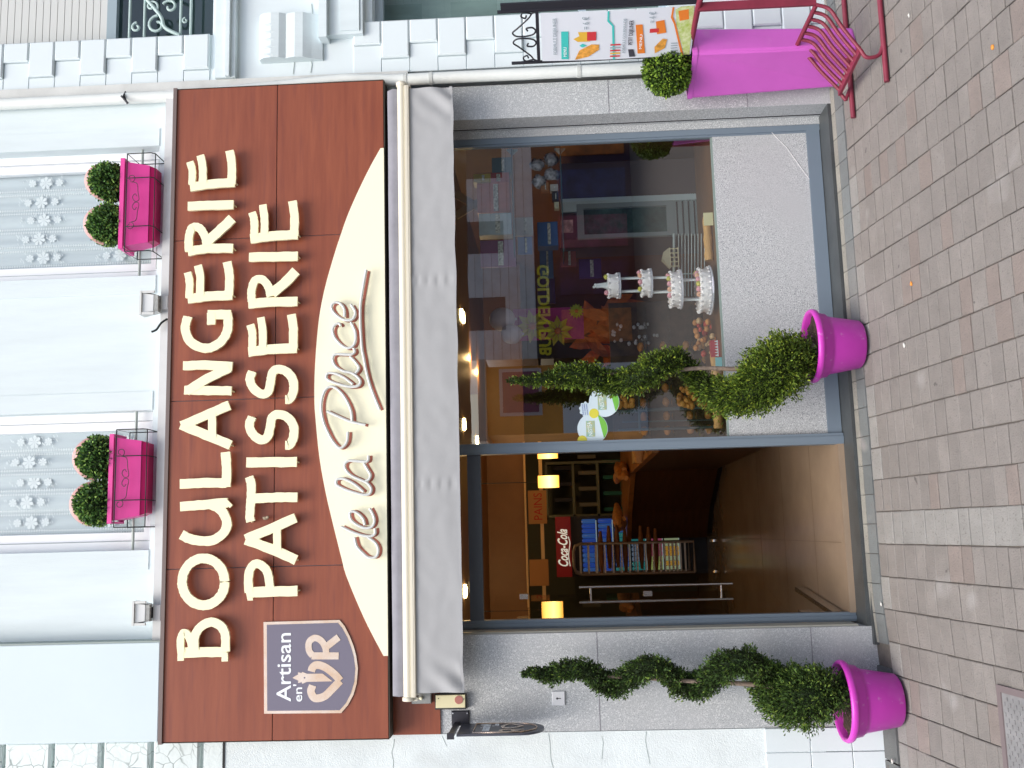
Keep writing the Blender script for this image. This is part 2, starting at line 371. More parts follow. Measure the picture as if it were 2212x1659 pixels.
# access cover
dc = MB(); o1 = groundpt(2150, 1478)
ca = Vector((o1.x, o1.y, 0)); cover = thing('access_cover', 'square patterned metal access cover set in the paving at the street side', 'access cover', (ca.x - .3, ca.y - .3, gz(ca.x - .3, ca.y - .3)))
def gbox(mb, x0, y0, x1, y1, h0, h1):
    q = [(x0, y0), (x1, y0), (x1, y1), (x0, y1)]
    mb.add([(a, b, .14 * b + h0) for a, b in q] + [(a, b, .14 * b + h1) for a, b in q], [(0, 3, 2, 1), (4, 5, 6, 7)] + [(k, (k + 1) % 4, 4 + (k + 1) % 4, 4 + k) for k in range(4)])
zz = gz(ca.x - .3, ca.y - .3) - .14 * (ca.y - .3)
fr_ = MB(); gbox(fr_, ca.x - .62, ca.y - .03, ca.x, ca.y, zz, zz + .012); gbox(fr_, ca.x - .03, ca.y - .6, ca.x, ca.y - .03, zz, zz + .012); gbox(fr_, ca.x - .62, ca.y - .6, ca.x - .59, ca.y - .03, zz, zz + .012)
fr_.build('cover_frame', mat('cover_frame', (.15, .12, .12), .7), cover)
pl_ = MB(); gbox(pl_, ca.x - .59, ca.y - .6, ca.x - .03, ca.y - .03, zz, zz + .006)
for i in range(24):
    for j in range(26):
        xx = ca.x - .58 + i * .0225; yy = ca.y - .59 + j * .0215
        if (i + j) % 2: gbox(pl_, xx, yy, xx + .016, yy + .006, zz + .006, zz + .010)
pl_.build('cover_plate', mat('cover_plate', (.20, .20, .20), .6, var=.2, vscale=12), cover)

# ------------------------------------------------------------------ building walls
XL, XR = -1.13, 2.735                     # granite shop front
OL, OR, OT = -.585, 2.545, 2.46           # opening
shop = thing('bakery_building', 'white rendered building with granite clad bakery front and two curtained windows above', 'building', (0.8, .3, 0))
s = MB()
s.box((XL, 0, -.25), (OL, .2, 2.62)); s.box((OR, 0, -.25), (XR + .03, .2, 2.62)); s.box((OL, 0, OT), (OR, .2, 2.62))
s.build('stone_cladding', granite, shop)
sj = MB()                                  # fine joints in the stone
for (x, z0, z1) in ((at(1700, 285, 0).x, 0, 0),): pass
zj = at(1944, 1600, 0).z
for (xa_, xb_, zc) in ((XL, OL, .335), (XL, OL, 1.55), (OR, XR + .03, .50), (OR, XR + .03, 1.35)):
    sj = MB(); sj.box((xa_, -.0012, zc), (xb_, 0, zc + .0035)); sj.build('stone_joint', mat('stone_joint', (.20, .19, .21), .9), shop)
rg = MB(); rg.box((OR - .003, .155, 0.02), (OR + .001, .163, OT)); rg.build('reveal_joint', dark, shop)
rb = MB(); rb.box((OL, .03, 0.06), (OL + .010, .19, OT)); rb.build('beige_jamb_strip', mat('jamb_strip', (.42, .42, .36), .6), shop)
# upper wall, with window openings
W1 = (at(200, 600, 0).x, at(200, 322, 0).x); W2 = (at(200, 1191, 0).x, at(200, 890, 0).x)
zsill = at(330, 900, 0).z
XU = 2.87
u = MB()
u.box((XL, 0, 2.62), (XU, .2, zsill)); ztop = 8.2
def col(x0, x1): u.box((x0, 0, zsill), (x1, .2, ztop))
col(XL, W2[0]); col(W2[1], W1[0]); col(W1[1], XU)
u.box((W2[0], 0, 6.6), (W2[1], .2, ztop)); u.box((W1[0], 0, 6.6), (W1[1], .2, ztop))
u.box((XL - 2, .2, -.25), (XL, .4, ztop)) 
u.build('upper_wall', white, shop)
su = MB()
for a, b in (W1, W2):                      # shallow raised surrounds
    su.box((a - .115, -.006, zsill + .002), (a - .001, 0, 6.7)); su.box((b + .001, -.006, zsill + .002), (b + .115, 0, 6.7))
su.build('window_surround', white, shop)
lg = MB(); zl0, zl1 = 4.04, at(347, 800, -.05).z
lg.box((-.57, -.075, zl0), (2.80, -.0, zl1)); lg.build('ledge', mat('ledge_shaded', (.62, .64, .64), .7, var=.08, vscale=5), shop)  # ledge colour greyed to carry the shade on its face
lp = MB(); lp.bev((-1.125, -.11, zl0 + .02), (-.575, -.0, ztop)); lp.build('smooth_panel', whitesmooth, shop)
lp2 = MB(); lp2.box((-.574, -.112, zl0 + .02), (-.566, 0, ztop)); lp2.build('panel_edge_shade', mat('panel_edge_shade', (.30, .36, .34), .6), shop)  # grey-green strip painted in for the shading along the panel's edge
rf = MB(); rf.box((XL - .02, -.3, ztop), (XU + .02, .5, ztop + .2)); rf.build('roof_eave', white, shop)
rs = MB(); rs.box((2.80, -.03, 2.60), (2.875, 0, ztop)); rs.build('side_strip', mat('strip_paint', (.60, .62, .60), .7, var=.1, vscale=8), shop)

# windows with lace curtains
def flower(mb, c, r, y):
    for k in range(7):
        a = k * 2 * math.pi / 7; a2 = a + .36; a0 = a - .36
        mb.add([c, c + Vector((math.cos(a0) * r * .8, -.001, math.sin(a0) * r * .8)), c + Vector((math.cos(a) * r, -.001, math.sin(a) * r)), c + Vector((math.cos(a2) * r * .8, -.001, math.sin(a2) * r * .8))], [(0, 1, 2, 3)])
def window(a, b, yg, label_, hang):
    wd = MB(); y0 = .10; zb = zsill; zt = 6.6
    def fr(x0, x1, z0, z1, yy, t, dpt, mb):
        mb.box((x0, yy, z0), (x0 + t, yy + dpt, z1)); mb.box((x1 - t, yy, z0), (x1, yy + dpt, z1)); mb.box((x0 + t, yy, z0), (x1 - t, yy + dpt, z0 + t)); mb.box((x0 + t, yy, z1 - t), (x1 - t, yy + dpt, z1))
    fr(a, b, zb, zt, .09, .055, .06, wd); wo = wd.build('window_frame', pvc, shop)
    sd_ = MB(); fr(a + .056, b - .056, zb + .03, zt - .056, .105, .05, .045, sd_); sd_.build('sash', pvc, wo)
    lnz = MB(); fr(a + .052, b - .052, zb + .026, zt - .05, .088, .003, .002, lnz); lnz.build('sash_seam', mat('seam', (.35, .4, .42), .6), wo)
    gl = MB(); gl.quad((a + .1, .125, zb + .07), (b - .1, .125, zb + .07), (b - .1, .125, zt - .1), (a + .1, .125, zt - .1)); gl.build('pane', glassw, wo)
    # curtain with folds
    cu = MB(); n = 60; x0, x1 = a + .07, b - .07; vs = []; 
    ph = R_.random() * 6
    def cy(x, z): return .155 + .009 * math.sin(x * 34 + ph) + .005 * math.sin(x * 71 + ph * 2 + z * .6)
    for i in range(n + 1):
        x = x0 + (x1 - x0) * i / n
        for j in range(9):
            z = zb + .05 + (zt - zb - .05) * j / 8; vs.append((x, cy(x, z), z))
    cu.add(vs, [(i * 9 + j, (i + 1) * 9 + j, (i + 1) * 9 + j + 1, i * 9 + j + 1) for i in range(n) for j in range(8)], True)
    co = cu.build('curtain', curtain, shop)
    la = MB(); k = 0; xx = x0 + .05
    while xx < x1 - .03:                    # alternating scalloped stripes and flower columns
        for z_ in [zb + .06 + q * .016 for q in range(120)]:
            for dx in (-.012, .012):
                c = Vector((xx + dx, cy(xx + dx, z_) - .004, z_)); la.add([c + Vector((-.009, 0, 0)), c + Vector((0, 0, -.0075)), c + Vector((.009, 0, 0)), c + Vector((0, 0, .0075))], [(0, 1, 2, 3)])
        xf = xx + .062
        if xf < x1 - .03:
            for zc in (zb + .30 + .0 * k, zb + .80, zb + 1.30):
                zc += (k % 2) * .03
                for dz_, r_ in ((-.088, .027), (0, .044), (.088, .027)):
                    c = Vector((xf, cy(xf, zc) - .014, zc + dz_)); flower(la, c, r_, 0)
                for q in range(34):
                    c = Vector((xf + R_.uniform(-.045, .03), cy(xf, zc) - .0135, zc + R_.uniform(-.15, .15))); la.add([c, c + Vector((.014, 0, .006)), c + Vector((.016, 0, .012)), c + Vector((0, 0, .003))], [(0, 1, 2, 3)])
        xx += .124; k += 1
    la.build('lace_pattern', lace, co)
    rm = MB(); rm.box((a - .1, .5, zb - .1), (b + .1, .52, zt)); rm.build('room_wall', mat('room_dim', (.30, .34, .36), .9), shop)
    return wo
window(*W1, 0, '', 0); window(*W2, 0, '', 0)
def rail(a, b, yy, zr, lab):
    m_ = MB(); m_.tube([(a, yy, zr), (b, yy, zr)], .009, 8); m_.tube([(a + .06, yy + .02, zr - .10), (b - .06, yy + .02, zr - .10)], .004, 6)
    r = m_.build('window_rail', mat('rail_grey', (.35, .40, .38), .5, metal=.3)); return tag(r, lab, 'rail', 'rails across the upper windows')
rail(W1[0], W1[1], .05, at(305, 450, .05).z, 'thin grey rail across the upper window nearer the drainpipe')
rail(W2[0], W2[1], .05, at(291, 1040, .05).z, 'thin grey rail across the upper window nearer the smooth white panel')

# leaf helpers
def leafquad(mb, c, d, n_, L_, W_, colr):
    d = d.normalized(); s_ = d.cross(n_); s_ = s_.normalized() if s_.length > 1e-4 else d.orthogonal().normalized()
    mb.cur = colr; q = c + d * L_ * .55
    mb.add([c, q + s_ * W_ / 2, c + d * L_, q - s_ * W_ / 2], [(0, 1, 2, 3)])
def rv3(rg):
    while True:
        v = Vector((rg.uniform(-1, 1), rg.uniform(-1, 1), rg.uniform(-1, 1)))
        if .05 < v.length < 1: return v.normalized()
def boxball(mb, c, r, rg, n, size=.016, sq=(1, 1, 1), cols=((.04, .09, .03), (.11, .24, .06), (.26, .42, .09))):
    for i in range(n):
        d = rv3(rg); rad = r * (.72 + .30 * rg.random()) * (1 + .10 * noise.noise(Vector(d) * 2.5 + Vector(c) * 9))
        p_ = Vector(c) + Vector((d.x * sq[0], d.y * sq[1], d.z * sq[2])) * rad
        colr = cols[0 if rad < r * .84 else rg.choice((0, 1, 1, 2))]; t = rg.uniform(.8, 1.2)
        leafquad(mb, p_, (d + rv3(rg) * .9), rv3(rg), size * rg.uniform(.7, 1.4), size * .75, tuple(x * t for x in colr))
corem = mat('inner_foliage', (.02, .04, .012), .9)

# hanging troughs with boxwood balls
def trough(xt, yt0, yt1, xb, label_, plab, seed):
    yy = -.10
    a = at(xt, yt1, yy); b = at(xt - 4 if False else xt, yt0, yy); zt = (a.z + b.z) / 2; zb = at(xb, (yt0 + yt1) / 2, yy).z
    x0, x1 = a.x, b.x; xm = (x0 + x1) / 2
    t = thing('window_trough', label_, 'planter', (xm, yy, zb), 'pink troughs hanging below the upper windows')
    m_ = MB(); dn = .075; ins = .02
    def ring(x0, x1, y0, y1, z): return [(x0, y0, z), (x1, y0, z), (x1, y1, z), (x0, y1, z)]
    zf = zb + .035
    v = ring(x0 + .03, x1 - .03, yy - dn + .022, yy + dn - .02, zf) + ring(x0 + .006, x1 - .006, yy - dn, yy + dn, zt - .02) + ring(x0 + .014, x1 - .014, yy - dn + .008, yy + dn - .008, zt - .02) + ring(x0 + .02, x1 - .02, yy - dn + .014, yy + dn - .014, zt - .03)
    m_.add(v, [(0, 3, 2, 1)] + [(q * 4 + k, q * 4 + (k + 1) % 4, q * 4 + 4 + (k + 1) % 4, q * 4 + 4 + k) for q in range(3) for k in range(4)])
    m_.build('trough_body', pinkt, t)
    rm_ = MB(); e = .012
    for (p0, p1) in (((x0, yy - dn - e, zt - .026), (x1, yy - dn, zt)), ((x0, yy + dn, zt - .026), (x1, yy + dn + e, zt)), ((x0 - e, yy - dn - e, zt - .026), (x0, yy + dn + e, zt)), ((x1, yy - dn - e, zt - .026), (x1 + e, yy + dn + e, zt))): rm_.box(p0, p1)
    rm_.build('trough_rim', pinkt, t)
    ft = MB(); ft.add(ring(x0 + .045, x1 - .045, yy - dn + .04, yy + dn - .03, zb) + ring(x0 + .032, x1 - .032, yy - dn + .026, yy + dn - .02, zf - .001), [(0, 3, 2, 1)] + [(k, (k + 1) % 4, 4 + (k + 1) % 4, 4 + k) for k in range(4)]); ft.build('trough_tray', pinktd, t)
    so_ = MB(); so_.quad(*ring(x0 + .01, x1 - .01, yy - dn + .005, yy + dn - .005, zt - .022)); so_.build('potting_soil', soil, t)
    h = thing('trough_hanger', plab, 'plant holder', (xm, yy, zb - .012), 'wire holders of the pink troughs')
    wr = MB(); r = .0032; f = yy - dn - .02; bk = yy + dn + .012; za, zm = zt - .045, zb - .008; X0, X1 = x0 - .035, x1 + .035
    wr.tube([(X0, bk, za), (X0, f, za), (X1, f, za), (X1, bk, za)], r, 6, closed=True)
    wr.tube([(X0, bk, zm), (X0, f + .02, zm), (X1, f + .02, zm), (X1, bk, zm)], r, 6, closed=True)
    for X in (X0, X1, x0 + .12, x1 - .12):
        wr.tube([(X, f, za), (X, f, zm + .02), (X, f + .02, zm), (X, bk, zm)], r, 6)
    for X in (X0, X1): wr.tube([(X, bk, za), (X, bk, zm)], r, 6)
    for sg in (1, -1):                      # scroll work in front
        pts = []
        for q in range(18):
            an = q / 17 * math.pi * 1.9; rad = .012 + .012 * q / 17; pts.append((xm + sg * (.15 - rad * math.cos(an) * 1), f - .002, zt - .075 + rad * math.sin(an)))
        wr.tube(pts, .0022, 5)
        pts = [(xm + sg * .128, f - .002, zt - .07), (xm + sg * .115, f - .002, zt - .11), (xm + sg * .06, f - .002, zt - .118), (xm + sg * .012, f - .002, zt - .125), (xm + sg * .004, f - .002, zt - .10), (xm + sg * .03, f - .002, zt - .085), (xm + sg * .05, f - .002, zt - .10), (xm + sg * .035, f - .002, zt - .112)]
        wr.tube(spline(pts, 4), .0022, 5)
    wr.build('wire_frame', wire, h)
    return (x0, x1, zt, yy)
RG = random.Random(3)
t1 = trough(271, 357, 541, 341, 'magenta trough with two clipped bushes under the window nearer the drainpipe', 'scrolled wire holder of the trough nearer the drainpipe', 1)
t2 = trough(248, 945, 1127, 324, 'magenta trough with two clipped bushes under the window nearer the smooth panel', 'scrolled wire holder of the trough nearer the smooth white panel', 2)
def bushball(x, y, rpx, Y, lab, grp, base, ribbon=True):
    c = at(x, y, Y); r = rpx / (FOC / (5.9 + Y)); t = thing('clipped_bush', lab, 'bush', (c.x, c.y, base), grp)
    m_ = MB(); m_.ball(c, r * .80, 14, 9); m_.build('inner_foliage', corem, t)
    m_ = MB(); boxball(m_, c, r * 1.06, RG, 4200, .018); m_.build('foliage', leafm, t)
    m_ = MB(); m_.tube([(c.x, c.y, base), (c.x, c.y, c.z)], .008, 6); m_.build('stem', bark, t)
    if ribbon:
        rb_ = MB()
        for sg, ph in ((1, 0.2), (-1, .5)):
            pts = [Vector(c) + Vector((math.cos(a) * r * 1.06 * sg, -math.sin(ph) * r * 1.02 * abs(math.sin(a)) - .01, math.sin(a) * r * 1.08)) for a in [math.pi * (.06 + .88 * q / 12) for q in range(13)]]
            stroke(rb_, pts, .016, .001, Vector((0, -1, .3)).normalized())
        rb_.ball(c + Vector((0, -.02, r * 1.1)), .016, 6, 4, (1.6, 1, .7), .4)
        rb_.build('ribbon_bow', ribbonm, t)
bushball(236, 394, 41, -.10, 'clipped box bush at the drainpipe end of the first pink trough', 'clipped bushes in the pink troughs', t1[2] - .02)
bushball(236, 487, 43, -.10, 'clipped box bush beside the white floodlight end of its trough', 'clipped bushes in the pink troughs', t1[2] - .02)
bushball(217, 990, 45, -.10, 'pale green clipped bush at the right of the second pink trough', 'clipped bushes in the pink troughs', t2[2] - .02)
bushball(211, 1088, 45, -.10, 'dark green clipped bush nearest the smooth white wall panel', 'clipped bushes in the pink troughs', t2[2] - .02)

# floodlights on the ledge
def flood(x0, x1, y0, y1, bx0, bx1, by0, by1, lab):
    Y = -.14; a = at(x1, y1, Y); b = at(x0, y0, Y); t = thing('floodlight', lab, 'floodlight', ((a.x + b.x) / 2, -.1, a.z - .05), 'floodlights above the shop sign')
    z0, z1 = a.z, b.z; xa, xb = a.x, b.x
    m_ = MB(); m_.add([(xa, Y - .03, z1), (xb, Y - .03, z1), (xb, Y + .05, z1), (xa, Y + .05, z1), (xa + .02, Y - .01, z0), (xb - .02, Y - .01, z0), (xb - .02, Y + .05, z0), (xa + .02, Y + .05, z0)], [(0, 1, 2, 3), (7, 6, 5, 4), (1, 5, 6, 2), (3, 7, 4, 0), (2, 6, 7, 3)])
    th = .008
    for q in ((xa, Y - .036, z1 - .012, xb, Y - .028, z1), (xa, Y - .034, z0 + .005, xa + .014, Y - .02, z1 - .012), (xb - .014, Y - .034, z0 + .005, xb, Y - .02, z1 - .012)): m_.box(q[:3], q[3:])
    for k in range(14): m_.box((xa + .02 + k * (xb - xa - .04) / 14, Y - .014, z0 - .012), (xa + .02 + (k + .5) * (xb - xa - .04) / 14, Y + .05, z0 + .014))
    m_.build('lamp_housing', lampwhite, t)
    gl = MB(); gl.quad((xa + .014, Y - .025, z1 - .012), (xb - .014, Y - .025, z1 - .012), (xb - .022, Y - .016, z0 + .014), (xa + .022, Y - .016, z0 + .014)); gl.build('lamp_glass', glassfac, t)
    c = at(bx1, by1, -.12); d = at(bx0, by0, -.12); bb = MB(); bb.bev((c.x, -.12, c.z), (d.x, -.02, d.z)); bb.build('junction_box', mat('jbox', (.50, .50, .49), .6), t)
    ar = MB(); ar.box(((xa + xb) / 2 - .03, Y + .01, d.z), ((xa + xb) / 2 + .03, Y + .03, z0)); ar.build('bracket', black, t)
flood(307, 338, 631, 681, 346, 363, 638, 667, 'white floodlight standing between the two upper windows')
flood(291, 320, 1298, 1350, 330, 347, 1307, 1342, 'white floodlight beside the smooth white wall panel')
cb = MB(); cb.tube(spline([at(361, 689, -.08), at(348, 698, -.1), at(338, 712, -.11), at(327, 717, -.12)], 5), .0065, 8)
tag(cb.build('loose_cable', wire), 'short black cable end sticking up beside the sign top', 'cable')

# ------------------------------------------------------------------ shop sign
SX0, SX1, SZ0, SZ1, SY = -1.127, 2.772, 2.736, 4.028, -.13
sign = thing('shop_sign', 'long red brown bakery sign with raised cream lettering above the awning', 'sign', ((SX0 + SX1) / 2, -.06, SZ0))
b_ = MB(); b_.box((SX0 + .004, SY + .008, SZ0 + .004), (SX1 - .004, -.002, SZ1 - .004)); b_.build('sign_box', joint, sign)
xj = [SX0] + [at(594, q, SY).x for q in (1224, 860, 512)] + [SX1]; zj_ = at(594, 860, SY).z
m_ = MB(); gp = .0022
for i in range(4):
    for (za, zb_) in ((SZ0, zj_), (zj_, SZ1)): m_.bev((xj[i] + gp, SY, za + gp), (xj[i + 1] - gp, SY + .012, zb_ - gp), .001)
m_.build('sign_panel', woodsign, sign)
sf = MB(); sf.box((SX0 + .001, SY + .001, SZ0 - .006), (SX1 - .001, -.0, SZ0)); sf.box((SX0 - .004, SY + .001, SZ0), (SX0, 0, SZ1)); sf.box((SX1, SY + .001, SZ0), (SX1 + .004, 0, SZ1)); sf.build('sign_edge', mat('sign_soffit', (.035, .03, .02), .7), sign)
tr_ = MB(); tr_.box((SX0 - .008, SY - .012, SZ1 - .004), (SX1 + .006, .0, SZ1 + .018)); tr_.build('sign_trim', signtrim, sign)
# cream ellipse segment
arc = [(822, 320), (800, 359), (774, 412), (752, 462), (736.7, 505), (720.5, 555), (700.5, 627), (688, 697), (680.5, 790), (679, 862), (683, 922), (690.5, 992), (703, 1062), (718, 1127), (738, 1207), (748, 1244), (778, 1317), (803, 1369), (828.5, 1417)]
AP = spline([at(x, y, SY - .006) for x, y in arc], 3)
poly = [Vector((AP[0].x, SY - .006, SZ0))] + AP + [Vector((AP[-1].x, SY - .006, SZ0))]
for q in poly: q.y = SY - .006
c_ = MB(); c_.prism(poly, (0, .005, 0)); c_.build('cream_panel', cream, sign)
# raised letters
LY = SY - .035
def letter(ch, strokes, w_=19.5):
    m_ = MB(); lift = 0
    for k, st in enumerate(strokes):
        pts, ww, crv = st if len(st) == 3 else (st[0], st[1], True)
        P3 = [at(x, y, LY) for x, y in pts]
        stroke(m_, P3, ww * 1.04 / 372.0, .016, Vector((0, -1, 0)), crv, .12, .0009 * k)
    for k, st in enumerate(strokes[:1]):          # stand-off pins
        for x, y in (st[0][0], st[0][-1]):
            p3 = at(x, y, LY); m_.tube([(p3.x, LY, p3.z), (p3.x, SY, p3.z)], .005, 6)
    o = m_.build('letter', lettercol, sign); o['label'] = 'raised cream letter ' + ch; return o
Z13 = lambda P: z4(0, 1584, P); Z9 = lambda P: z4(0, 1056, P); Z5 = lambda P: z4(0, 528, P); Z1 = lambda P: z4(0, 0, P)
S = True; F_ = False
letter('B', [(Z13([(1560, 662), (1760, 655), (1965, 655)]), 19.5, F_), (Z13([(1570, 730), (1570, 660)]), 13, F_), (Z13([(1950, 735), (1950, 660)]), 13, F_),
             (Z13([(1575, 660), (1568, 560), (1590, 492), (1625, 500), (1655, 560), (1668, 640)]), 15), (Z13([(1690, 640), (1690, 530), (1735, 445), (1830, 395), (1915, 430), (1955, 510), (1955, 650)]), 18)])
cx, cy_ = 441.3, 1256.5
letter('O', [([(cx + 46 * math.cos(a), cy_ - 50.5 * math.sin(a)) for a in [2 * math.pi * q / 16 for q in range(17)]], 19.5, S)])
letter('U', [(Z9([(1575, 1300), (1640, 1335), (1740, 1355), (1840, 1350), (1925, 1300), (1968, 1215), (1945, 1130), (1890, 1070), (1820, 1040)]), 19.5, S), (Z9([(1565, 1060), (1760, 1045), (1975, 1025)]), 20, F_), (Z9([(1950, 1000), (2005, 1060)]), 8, F_)])
letter('L', [(Z9([(1562, 865), (1760, 855), (1965, 855)]), 20, F_), (Z9([(1960, 890), (1965, 740), (1955, 590)]), 19.5, S)])
letter('A', [(Z9([(1570, 355), (1780, 440), (2000, 530)]), 20, F_), (Z9([(1575, 365), (1780, 275), (1990, 185)]), 20, F_), (Z9([(1840, 250), (1843, 470)]), 17, F_)])
letter('N', [(Z9([(1600, 55), (1800, 60), (2008, 62)]), 19, F_), (Z5([(1590, 1505), (1780, 1498), (2015, 1510)]), 19, F_), (Z5([(1620, 1725), (1800, 1615), (1990, 1520)]), 20, F_)])
letter('G', [(Z5([(1630, 1080), (1608, 1180), (1640, 1280), (1720, 1340), (1810, 1352), (1900, 1310), (1965, 1220), (1978, 1130), (1970, 1050)]), 19.5, S), (Z5([(2000, 1065), (1800, 1062)]), 20, F_), (Z5([(1832, 1050), (1832, 1150)]), 18, F_)])
letter('E', [(Z5([(1630, 930), (1800, 905), (2015, 895)]), 20.5, F_), (Z5([(1642, 920), (1645, 780), (1628, 700)]), 16.5), (Z5([(1735, 900), (1738, 740), (1718, 640)]), 17), (Z5([(1985, 900), (1990, 730), (1970, 610)]), 18.5)])
letter('R', [(Z5([(1632, 520), (1800, 492), (2020, 492)]), 19.5, F_), (Z5([(1642, 520), (1640, 400), (1668, 315), (1730, 318), (1775, 385), (1800, 470)]), 18), (Z5([(1800, 430), (1900, 345), (2015, 235)]), 22, F_)])
letter('I', [(Z5([(1630, 130), (1800, 122), (2025, 115)]), 20, F_)])
letter('E', [(Z1([(1650, 1625), (1800, 1600), (2035, 1580)]), 20, F_), (Z1([(1665, 1600), (1668, 1480), (1648, 1405)]), 16), (Z1([(1760, 1590), (1758, 1440), (1738, 1350)]), 17), (Z1([(2010, 1600), (2010, 1430), (1990, 1310)]), 18.5)])
B4 = lambda P: cv(600, 1380, 300 / 1659, P); B3 = lambda P: cv(600, 1100, 300 / 1659, P); B2 = lambda P: cv(600, 820, 300 / 1659, P); B1 = lambda P: cv(600, 520, 300 / 1659, P)
letter('P', [(B4([(440, 1400), (560, 1370), (1215, 1352)]), 20.5, F_), (B4([(480, 1380), (470, 1160), (510, 1000), (590, 940), (690, 980), (765, 1090), (800, 1310)]), 17.5), (B4([(460, 1475), (540, 1475)]), 6, F_)])
letter('A', [(B4([(430, 575), (800, 710), (1195, 885)]), 20, F_), (B4([(430, 570), (760, 430), (1190, 245)]), 20, F_), (B4([(905, 400), (910, 740)]), 16.5, F_)])
letter('T', [(B3([(480, 1170), (515, 1300), (505, 1560), (490, 1760), (505, 1850)]), 18, S), (B3([(540, 1500), (900, 1482), (1215, 1478)]), 19.5, F_)])
letter('I', [(B3([(440, 955), (800, 950), (1205, 945)]), 20.5, F_)])
letter('S', [(B3([(525, 260), (485, 380), (530, 510), (650, 605), (755, 570), (800, 420), (830, 270), (930, 222), (1070, 275), (1155, 400), (1155, 560), (1100, 680), (1030, 690)]), 18.5, S)])
letter('S', [(B2([(530, 1120), (492, 1240), (545, 1370), (665, 1462), (765, 1430), (805, 1280), (840, 1130), (935, 1083), (1070, 1140), (1150, 1270), (1150, 1420), (1100, 1535), (1030, 1545)]), 18.5, S)])
letter('E', [(B2([(470, 825), (760, 785), (1205, 765)]), 20.5, F_), (B2([(528, 790), (530, 540), (500, 410)]), 16.5), (B2([(690, 760), (690, 520), (660, 300)]), 16.5), (B2([(1150, 780), (1155, 480), (1125, 255)]), 18.5)])
letter('R', [(B2([(470, 95), (760, 68), (1215, 58)]), 20, F_), (B1([(520, 1720), (520, 1540), (570, 1400), (680, 1385), (770, 1490), (812, 1640)]), 17.5), (B1([(830, 1600), (1010, 1445), (1195, 1255)]), 22, F_)])
letter('I', [(B1([(480, 1045), (850, 1038), (1220, 1030)]), 20, F_)])
letter('E', [(B1([(500, 770), (800, 725), (1220, 700)]), 20.5, F_), (B1([(558, 730), (560, 500), (525, 365)]), 16.5), (B1([(715, 700), (715, 460), (690, 250)]), 16.5), (B1([(1165, 720), (1172, 430), (1140, 195)]), 18.5)])
# neon tube script, with its flat terracotta backing on the cream panel
q0 = 240 / 1659
N1 = lambda P: cv(840, 720, q0, P); N2 = lambda P: cv(840, 940, q0, P); N3 = lambda P: cv(840, 1160, q0, P); N4 = lambda P: cv(840, 1340, q0, P)
words = {
 'de': [N4([(1130, 720), (1095, 600), (1005, 505), (905, 458), (840, 500), (870, 620), (980, 715), (1130, 775), (1260, 750), (1312, 640), (1285, 520), (1220, 400)]),
        N4([(680, 750), (900, 855), (1080, 915), (1240, 930), (1320, 880), (1320, 780)]), N4([(1180, 945), (1330, 1060), (1385, 1200), (1335, 1325), (1200, 1335), (1080, 1240), (975, 1120), (930, 950)])],
 'la': [N3([(1195, 640), (1190, 730), (1130, 758), (960, 745), (830, 740), (750, 800), (760, 900), (870, 1020), (1060, 1110), (1170, 1160), (1250, 1270), (1215, 1370), (1090, 1385), (880, 1330), (700, 1260), (590, 1190), (600, 1100), (700, 1080), (840, 1130), (980, 1220), (1105, 1330)]),
        N3([(1110, 790), (1180, 910), (1235, 1010), (1200, 1100), (1140, 1125)])],
 'Place': [N1([(745, 1050), (740, 920), (690, 820), (600, 768), (515, 800), (495, 880), (560, 990), (700, 1090), (840, 1110), (920, 1060), (945, 950), (865, 810)]),
        N1([(670, 1215), (640, 1172), (560, 1195), (515, 1300), (560, 1450), (680, 1580), (800, 1640), (900, 1600), (950, 1500), (950, 1350), (905, 1230), (860, 1150)]),
        N2([(915, 120), (935, 190), (870, 240), (740, 240), (580, 235), (515, 310), (560, 450), (700, 550), (870, 590), (980, 660), (1045, 750), (1010, 830), (900, 855), (760, 840), (540, 775), (410, 710), (400, 630), (460, 590), (600, 615), (750, 690), (900, 805)]),
        N2([(850, 280), (950, 390), (1015, 500), (950, 600)]), N2([(410, 1320), (650, 1430), (870, 1520), (1140, 1582)]),
        N2([(885, 1510), (870, 1330), (790, 1130), (680, 970), (560, 870), (460, 855), (370, 930), (310, 1100), (300, 1300), (350, 1540), (440, 1750), (530, 1905), (640, 2015), (720, 1990), (790, 1890), (808, 1710)]),
        N1([(1155, 150), (1110, 400), (1060, 700), (1042, 900), (1045, 1200), (1072, 1620), (1110, 1830), (1150, 2050), (1220, 2320), (1310, 2570), (1410, 2810)])]}
for wd_, sts in words.items():
    m_ = MB(); bk_ = MB()
    for k, st in enumerate(sts):
        P3 = spline([at(x, y, SY - .045) for x, y in st], 6); m_.tube(P3, .0084, 8)
        stroke(bk_, [Vector((v.x + .001, SY - .0062, v.z - .009)) for v in P3[::2]], .0165, .0016, Vector((0, -1, 0)), False, 0, .0002 * k)
        for pz in (P3[len(P3) // 5], P3[len(P3) * 4 // 5]): m_.tube([pz, (pz.x, SY - .007, pz.z)], .003, 5)
    o = m_.build('neon_tube', tubem, sign); o['label'] = 'white tube script reading ' + wd_
    o = bk_.build('script_backing', terra, sign); o['label'] = 'flat terracotta backing script behind ' + wd_
# pigeon-like scrap perched behind the T
sb_ = MB(); c0 = cv(600, 1380, 300 / 1659, [(720, 245)])[0]; pc = at(*c0, SY - .03)
sb_.ball(pc, .018, 8, 6, (.55, .6, 1.05), .5); sb_.ball(pc + Vector((.004, -.006, -.014)), .009, 6, 5, (1, 1, 1), .4)
tag(sb_.build('bird_nest_scrap', mat('nest_scrap', (.34, .28, .20), .9, var=.5, vscale=60)), 'small grey brown scrap stuck on the sign between two letters', 'scrap')

